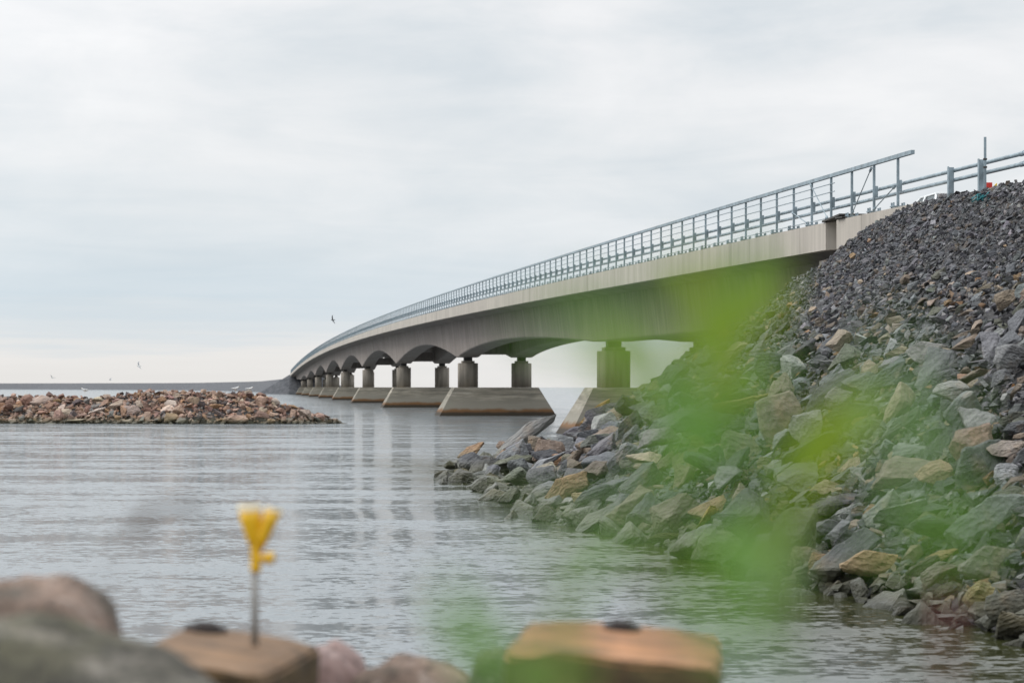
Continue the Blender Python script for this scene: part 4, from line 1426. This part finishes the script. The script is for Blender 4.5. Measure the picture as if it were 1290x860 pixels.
def blob(name, cx, cy, D, wpx, hpx, seed, col, mat, label, depth=1.0, roll=0.0, sq=0.55, amp=0.10):
    """a big boulder: cx, cy = photo position of its crown centre top, sizes in px at distance D; reaches down to the ground"""
    r = random.Random(seed)
    hw = wpx / F * D / 2; top = W(cx, cy, D).z; gx = W(cx, cy, D).x
    g = float(shore(gx, D)) - 0.15
    hh = (top - g) / 2
    bm = bmesh.new()
    bmesh.ops.create_icosphere(bm, subdivisions=5, radius=1.0)
    off = Vector((seed * 2.3, seed, 0))
    for v in bm.verts:
        d = v.co.copy()
        m = (abs(d.x) ** 5.5 + abs(d.y) ** 5.5 + abs(d.z) ** 5.5) ** (1 / 5.5)
        d = d.lerp(d / m, sq)
        d *= 1 + amp * noise.noise(d * 1.4 + off) + amp * 0.45 * noise.noise(d * 4 + off) + 0.012 * noise.noise(d * 14 + off)
        v.co = (d.x * hw, d.y * hw * depth, d.z * hh)
    bm.transform(Matrix.Rotation(R(-roll), 4, 'Y'))
    o = obj(name, bm, mat, None, True)
    o.location = (gx, D, g + hh)
    o.color = (*col, 1)
    return tag(o, label, 'boulder')


blob('boulder', 34, 737, 5.1 * FG, 250, 0, 3, (0.36, 0.25, 0.21), M['pink_boulder'], 'blurred pink granite boulder with flat top at the lower left', 0.8, 2, 0.95, 0.06)
blob('boulder', -15, 784, 4.1 * FG, 900, 0, 9, (0.20, 0.20, 0.175), M['lichen_boulder'], 'blurred grey green lichen covered boulder in the bottom left corner', 0.35, 3, 0.15, 0.08)
blob('boulder', 408, 806, 6.6 * FG, 150, 0, 5, (0.46, 0.31, 0.28), M['pale_boulder'], 'blurred pale pink boulder just right of the left timber', 0.8, 4)
blob('boulder', 520, 824, 6.6 * FG, 190, 0, 14, (0.33, 0.25, 0.24), M['pink_boulder'], 'blurred greyish pink boulder between the two timbers', 0.8, 2)
blob('boulder', 640, 812, 6.2 * FG, 110, 0, 17, (0.22, 0.19, 0.12), M['lichen_boulder'], 'blurred olive brown boulder touching the right timber', 0.8, 2)
for k in range(26):      # stones that carry the foreground, mostly below the frame
    x = rng.uniform(-1.6, 1.5); y = rng.uniform(4.4, 8.2)
    s = rng.uniform(0.18, 0.38)
    z = float(shore(x, y))
    top_px = HZ + (EYE - z - 0.25 * s) / y * F
    if top_px < 872: continue
    o = place_rock('shore_rock', RD[k % 6], (x, y, z + 0.02), s, rot_of((0, -0.1, 1), rng, 0.3), pick(PINK, rng)[1], M['granite_obj'])
    tag(o, 'shore rock below the foreground boulders', 'rock', 'rocks of the near shore')


def wood_mat(name, a, b):
    m, nt, p = new_mat(name)
    n1 = pos_noise(nt, 6.0, 6.0, 0.65, (0.8, 3.0, 6.0), 'Object')
    c = mixc(nt, ramp(nt, [(0.3, 0.0), (0.7, 1.0)], n1).outputs[0], a, b)
    n2 = pos_noise(nt, 2.2, 4.0, 0.6, (1, 1, 1), 'Object')
    c = mixc(nt, ramp(nt, [(0.52, 0.0), (0.66, 0.6)], n2).outputs[0], c, tuple(min(1, x * 1.25) for x in b))
    n5 = pos_noise(nt, 14.0, 4.0, 0.7, (0.5, 1, 1), 'Object')
    c = mixc(nt, ramp(nt, [(0.36, 0.8), (0.48, 0.0)], n5).outputs[0], c, (0.05, 0.035, 0.02))
    nt.links.new(c, p.inputs['Base Color']); p.inputs['Roughness'].default_value = 0.8
    bump(nt, n1, p, 0.6, 0.02)
    return m


def timber(px, py, D, wpx, depth, yaw, pitch, roll, mat, label, bolt, thick=0.56):
    c = W(px, py, D)
    w = wpx / F * D
    g = empty('timber_beam', c)
    bm = bmesh.new()
    box(bm, (-w / 2, -depth / 2, -thick), (w / 2, depth / 2, 0))
    bmesh.ops.subdivide_edges(bm, edges=bm.edges[:], cuts=7, use_grid_fill=True)
    for v in bm.verts:
        p = v.co
        # worn corners
        fx = abs(p.x) / (w / 2); fz = (p.z + thick / 2) / (thick / 2); fy = abs(p.y) / (depth / 2)
        if fx > 0.95 and fz > 0.95: v.co.x *= 0.985; v.co.z -= 0.008
        if fx > 0.95 and fy > 0.95: v.co.x *= 0.97; v.co.y *= 0.97
        v.co += Vector((noise.noise(p * 5), noise.noise(p * 5 + Vector((9, 0, 0))), noise.noise(p * 6 + Vector((0, 9, 0))))) * 0.012
    bmesh.ops.bevel(bm, geom=[e for e in bm.edges if len(e.link_faces) == 2 and e.calc_face_angle(0) > 1.0], offset=0.008, segments=2, affect='EDGES')
    wd = obj('beam', bm, mat, g, False)
    side = bpy.data.materials.get('shaded stained timber side') or wood_mat('shaded stained timber side', (0.055, 0.040, 0.018), (0.15, 0.10, 0.045))  # painted shade plus algae stain: fronts and sides darker than the top
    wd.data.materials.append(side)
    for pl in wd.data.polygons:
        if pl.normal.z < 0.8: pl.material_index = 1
    bx, by, br = bolt
    bm = bmesh.new()
    tube(bm, [(bx, by, -0.02), (bx, by, 0.005), (bx, by, 0.008)], 0, 20, True, [br, br, br * 0.85])
    obj('washer', bm, M['rust'], g, False)
    bm = bmesh.new()
    tube(bm, [(bx, by, 0.0), (bx, by, 0.014)], br * 0.55, 6)
    obj('bolt', bm, M['rust'], g)
    g.rotation_euler = (R(pitch), R(roll), R(yaw))
    tag(g, label, 'timber')
    return g


M['wood_a'] = wood_mat('weathered brown timber', (0.09, 0.052, 0.027), (0.25, 0.148, 0.078))
M['wood_b'] = wood_mat('weathered orange timber', (0.15, 0.07, 0.03), (0.43, 0.21, 0.095))
timber(274, 817, 5.6 * FG, 196, 0.56 * FG, -10, 2, 5.5, M['wood_a'], 'blurred weathered brown timber with the yellow clip rod standing in it', (-0.08, 0.185, 0.041))
timber(778, 808, 5.5 * FG, 262, 0.52 * FG, -5, 3, 4.0, M['wood_b'], 'blurred orange weathered timber with a dark bolt at bottom centre', (0.0, 0.155, 0.034))

# yellow double clip on a grey rod
M['yellow'] = plain('yellow plastic', (0.85, 0.50, 0.015), 0.4, 0, 0.08, 20.0, Coat_Weight=0.3)
M['rod'] = plain('grey rod', (0.23, 0.22, 0.20), 0.6, 0.3)
D = 5.7 * FG
base = W(321, 815, D)
clip = empty('rod_holder', base)
tag(clip, 'blurred yellow plastic twin cup holder on a thin grey rod', 'rod holder')
k = D / F


def cp(x, y, dy=0.0):       # photo offsets from the rod's foot
    return Vector(((x - 321) * k, dy, (815 - y) * k))


bm = bmesh.new(); tube(bm, [cp(321, 835), cp(321, 708)], 4.6 * k, 12)
obj('rod', bm, M['rod'], clip, True)
bm = bmesh.new(); tube(bm, [cp(322, 720), cp(322, 716), cp(322, 690), cp(321, 672)], 0, 14, True, [6 * k, 7.2 * k, 7.0 * k, 6.5 * k])
obj('sleeve', bm, M['yellow'], clip, True)


def cup(name, pts, rads, hollow=True):
    bm = bmesh.new()
    rings = tube(bm, pts, 0, 18, not hollow, rads)
    if hollow:
        bm.faces.new(list(reversed(rings[0])))
        inner = tube(bm, [pts[-1], pts[-2]], 0, 18, False, [rads[-1] * 0.84, rads[-2] * 0.7])
        for a in range(18):
            bm.faces.new((rings[-1][a], rings[-1][(a + 1) % 18], inner[0][(a + 1) % 18], inner[0][a]))
        bm.faces.new(inner[1])
        bmesh.ops.recalc_face_normals(bm, faces=bm.faces)
    return obj(name, bm, M['yellow'], clip, True)


cup('cup', [cp(321, 692), cp(319, 676), cp(316, 655), cp(314, 637)], [5.5 * k, 9 * k, 13 * k, 14.5 * k])
cup('cup', [cp(324, 692), cp(331, 676), cp(339, 656), cp(345, 641)], [6 * k, 8.5 * k, 9.6 * k, 10.6 * k])
M['cream'] = plain('cream highlight plastic', (0.85, 0.78, 0.60), 0.4)  # highlight on the cup tops painted as pale added rings
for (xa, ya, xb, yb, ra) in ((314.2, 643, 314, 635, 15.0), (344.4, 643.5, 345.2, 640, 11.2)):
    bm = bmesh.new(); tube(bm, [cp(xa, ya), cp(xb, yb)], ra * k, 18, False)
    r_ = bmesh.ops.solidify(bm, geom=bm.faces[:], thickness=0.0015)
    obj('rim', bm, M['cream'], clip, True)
bm = bmesh.new(); tube(bm, [cp(322, 702), cp(336, 704)], 5 * k, 10); tube(bm, [cp(334, 703, -0.0), cp(345, 702)], 7.5 * k, 14)
obj('clamp_knob', bm, M['yellow'], clip, True)


# ------------------------------------------------------------------ blurred weeds close to the lens
def leaf_mat(name, col, trans):
    m, nt, p = new_mat(name)
    n = pos_noise(nt, 60.0, 3.0, 0.5, coord='Object')
    c = mixc(nt, n, tuple(x * 0.85 for x in col), tuple(x * 1.15 for x in col))
    nt.links.new(c, p.inputs['Base Color']); p.inputs['Roughness'].default_value = 0.5
    tr = N(nt, 'ShaderNodeBsdfTranslucent'); tr.inputs[0].default_value = (*trans, 1)
    mx = N(nt, 'ShaderNodeMixShader', n_0=0.5)
    nt.links.new(p.outputs[0], mx.inputs[1]); nt.links.new(tr.outputs[0], mx.inputs[2])
    nt.links.new(mx.outputs[0], nt.nodes['Material Output'].inputs[0])
    return m


M['leaf'] = leaf_mat('green leaf', (0.11, 0.25, 0.035), (0.22, 0.46, 0.04))
M['leaf_y'] = leaf_mat('yellow green leaf', (0.17, 0.26, 0.01), (0.36, 0.52, 0.006))
M['leaf_p'] = leaf_mat('pale green leaf', (0.22, 0.38, 0.14), (0.36, 0.58, 0.20))
M['stem'] = plain('green stem', (0.14, 0.20, 0.05), 0.6)
M['stem_r'] = plain('reddish stem', (0.22, 0.06, 0.05), 0.6)
M['straw'] = plain('dry straw', (0.15, 0.13, 0.115), 0.8)


K_LENS = 1.42


def weed(name, label, stem_pts, mat, stem_r, leaves, group=None, cat='weed', slim=0):
    """stem_pts: photo x, y, distance; leaves: (x0, y0, x1, y1, width px, distance, material, bend)"""
    st = [W(p[0], p[1], p[2] * K_LENS) for p in stem_pts]
    foot = Vector((st[0].x, st[0].y, float(shore(st[0].x, st[0].y)) - 0.02))
    g = empty(name, foot)
    tag(g, label, cat, group)
    bm = bmesh.new()
    pts = [foot] + st
    # smooth curve
    P = []
    for i in range(len(pts) - 1):
        a = pts[max(i - 1, 0)]; b = pts[i]; c = pts[i + 1]; d = pts[min(i + 2, len(pts) - 1)]
        for t in [k / 6 for k in range(6)]:
            P.append(0.5 * ((2 * b) + (-a + c) * t + (2 * a - 5 * b + 4 * c - d) * t * t + (-a + 3 * b - 3 * c + d) * t ** 3))
    P.append(pts[-1])
    tube(bm, [p - foot for p in P], 0, 6, True, [stem_r * (1 - 0.75 * i / len(P)) for i in range(len(P))])
    obj('stem', bm, mat, g, True)
    r0 = random.Random(len(label))
    extra = []
    for _ in range(slim):
        q = P[r0.randrange(len(P) // 3, len(P))]
        dq = q.y / K_LENS
        xq, yq = px_of(q)
        a_ = R(r0.choice((-1, 1)) * r0.uniform(15, 70)); L0 = r0.uniform(80, 170)
        extra.append((xq, yq, xq + math.sin(a_) * L0, yq - math.cos(a_) * L0, r0.uniform(10, 22), dq * r0.uniform(0.94, 1.1), r0.choice((A, Bq, A)), r0.uniform(-0.08, 0.08)))
    for (x0, y0, x1, y1, w, d, lm, bend) in list(leaves) + extra:
        d *= K_LENS; w *= 1.22
        a = W(x0, y0, d); b = W(x1, y1, d * 1.02)
        att = min(P, key=lambda p: (p - a).length)
        bm = bmesh.new()
        tube(bm, [att - foot, (att + a) / 2 - foot + Vector((0, 0, -0.004)), a - foot], 0.0007, 5)
        ax = (b - a); L_ = ax.length; ax.normalize()
        view = Vector((0, 1, 0))
        sdv = ax.cross(view).normalized(); nn = sdv.cross(ax).normalized()
        hw = w / F * d / 2
        n = 14
        mid, lf, rt = [], [], []
        for i in range(n + 1):
            t = i / n
            prof = (math.sin(PI * min(t * 1.15 + 0.02, 1)) ** 0.8 if t < 0.85 else math.sin(PI * min(t * 1.15 + 0.02, 1)) ** 0.8) if t < 1 else 0
            prof = max(math.sin(PI * (t ** 0.8)), 0) ** 0.75
            c = a + ax * (L_ * t) + sdv * (bend * L_ * math.sin(PI * t)) + nn * (0.10 * L_ * t * t)
            mid.append(bm.verts.new(c - foot))
            e = hw * prof + 0.0002
            lf.append(bm.verts.new(c + sdv * e + nn * e * 0.35 - foot)); rt.append(bm.verts.new(c - sdv * e + nn * e * 0.35 - foot))
        for i in range(n):
            bm.faces.new((mid[i], mid[i + 1], lf[i + 1], lf[i])); bm.faces.new((mid[i], rt[i], rt[i + 1], mid[i + 1]))
        obj('leaf', bm, lm, g, True)
    return g


A, Bq, Cq = M['leaf'], M['leaf_y'], M['leaf_p']
weed('weed', 'tall blurred green weed close to the lens in front of the embankment',
     [(1010, 960, 0.56), (985, 800, 0.54), (955, 660, 0.52), (925, 500, 0.51), (915, 380, 0.50)], M['stem'], 0.0014,
     [(935, 520, 890, 345, 58, 0.50, Bq, 0.04), (925, 430, 1000, 325, 30, 0.50, Bq, -0.05), (930, 470, 900, 370, 26, 0.54, Bq, 0.02),
      (935, 570, 810, 440, 50, 0.50, A, 0.08), (900, 560, 800, 600, 38, 0.46, A, 0.05), (905, 520, 860, 600, 30, 0.50, A, 0.0),
      (1000, 630, 1115, 470, 54, 0.50, Bq, 0.06), (1040, 560, 1070, 500, 24, 0.55, Bq, 0.0),
      (955, 740, 1000, 620, 40, 0.50, Bq, 0.0), (950, 720, 890, 630, 40, 0.50, A, 0.0), (970, 760, 985, 665, 24, 0.42, Cq, 0.0),
      (975, 860, 850, 690, 34, 0.34, A, 0.05)], slim=8)
weed('weed', 'blurred green weed with a long pale leaf at bottom centre',
     [(700, 1000, 0.50), (680, 900, 0.46), (640, 840, 0.42)], M['stem'], 0.0014,
     [(650, 865, 545, 725, 50, 0.42, A, 0.03), (665, 880, 600, 810, 36, 0.44, A, 0.0), (680, 900, 740, 820, 30, 0.40, A, 0.0)], slim=3)
weed('weed', 'blurred green weed with leaves reaching up across the bridge girder',
     [(840, 1000, 0.44), (835, 800, 0.42), (820, 620, 0.41), (800, 500, 0.40), (840, 400, 0.36)], M['stem'], 0.0009,
     [(805, 500, 752, 390, 44, 0.42, Bq, 0.0), (790, 420, 640, 395, 26, 0.32, A, 0.06), (840, 400, 960, 365, 36, 0.34, Bq, 0.03), (860, 390, 700, 370, 20, 0.30, A, 0.04),
      (825, 650, 690, 650, 24, 0.33, Cq, 0.05), (830, 640, 600, 660, 18, 0.30, Cq, 0.05), (830, 700, 960, 780, 30, 0.30, A, 0.04)])
weed('weed', 'blurred weed on a reddish stem in the bottom right corner',
     [(1195, 1000, 0.62), (1192, 860, 0.60), (1185, 740, 0.58), (1170, 640, 0.50)], M['stem_r'], 0.0014,
     [(1180, 700, 1290, 650, 48, 0.32, A, 0.05), (1180, 690, 1080, 650, 34, 0.34, A, 0.03), (1172, 640, 1130, 400, 34, 0.30, Cq, 0.10), (1180, 620, 1215, 470, 20, 0.30, A, 0.04)])
weed('grass_stalk', 'blurred dry grass stalk bending over the water at the left',
     [(60, 960, 0.98), (120, 760, 0.96), (160, 676, 0.95), (212, 640, 0.95), (262, 648, 0.95)], M['straw'], 0.0007, [(158, 676, 216, 636, 14, 0.95, M['straw'], 0.06), (205, 640, 272, 648, 9, 0.95, M['straw'], 0.05)], cat='grass')
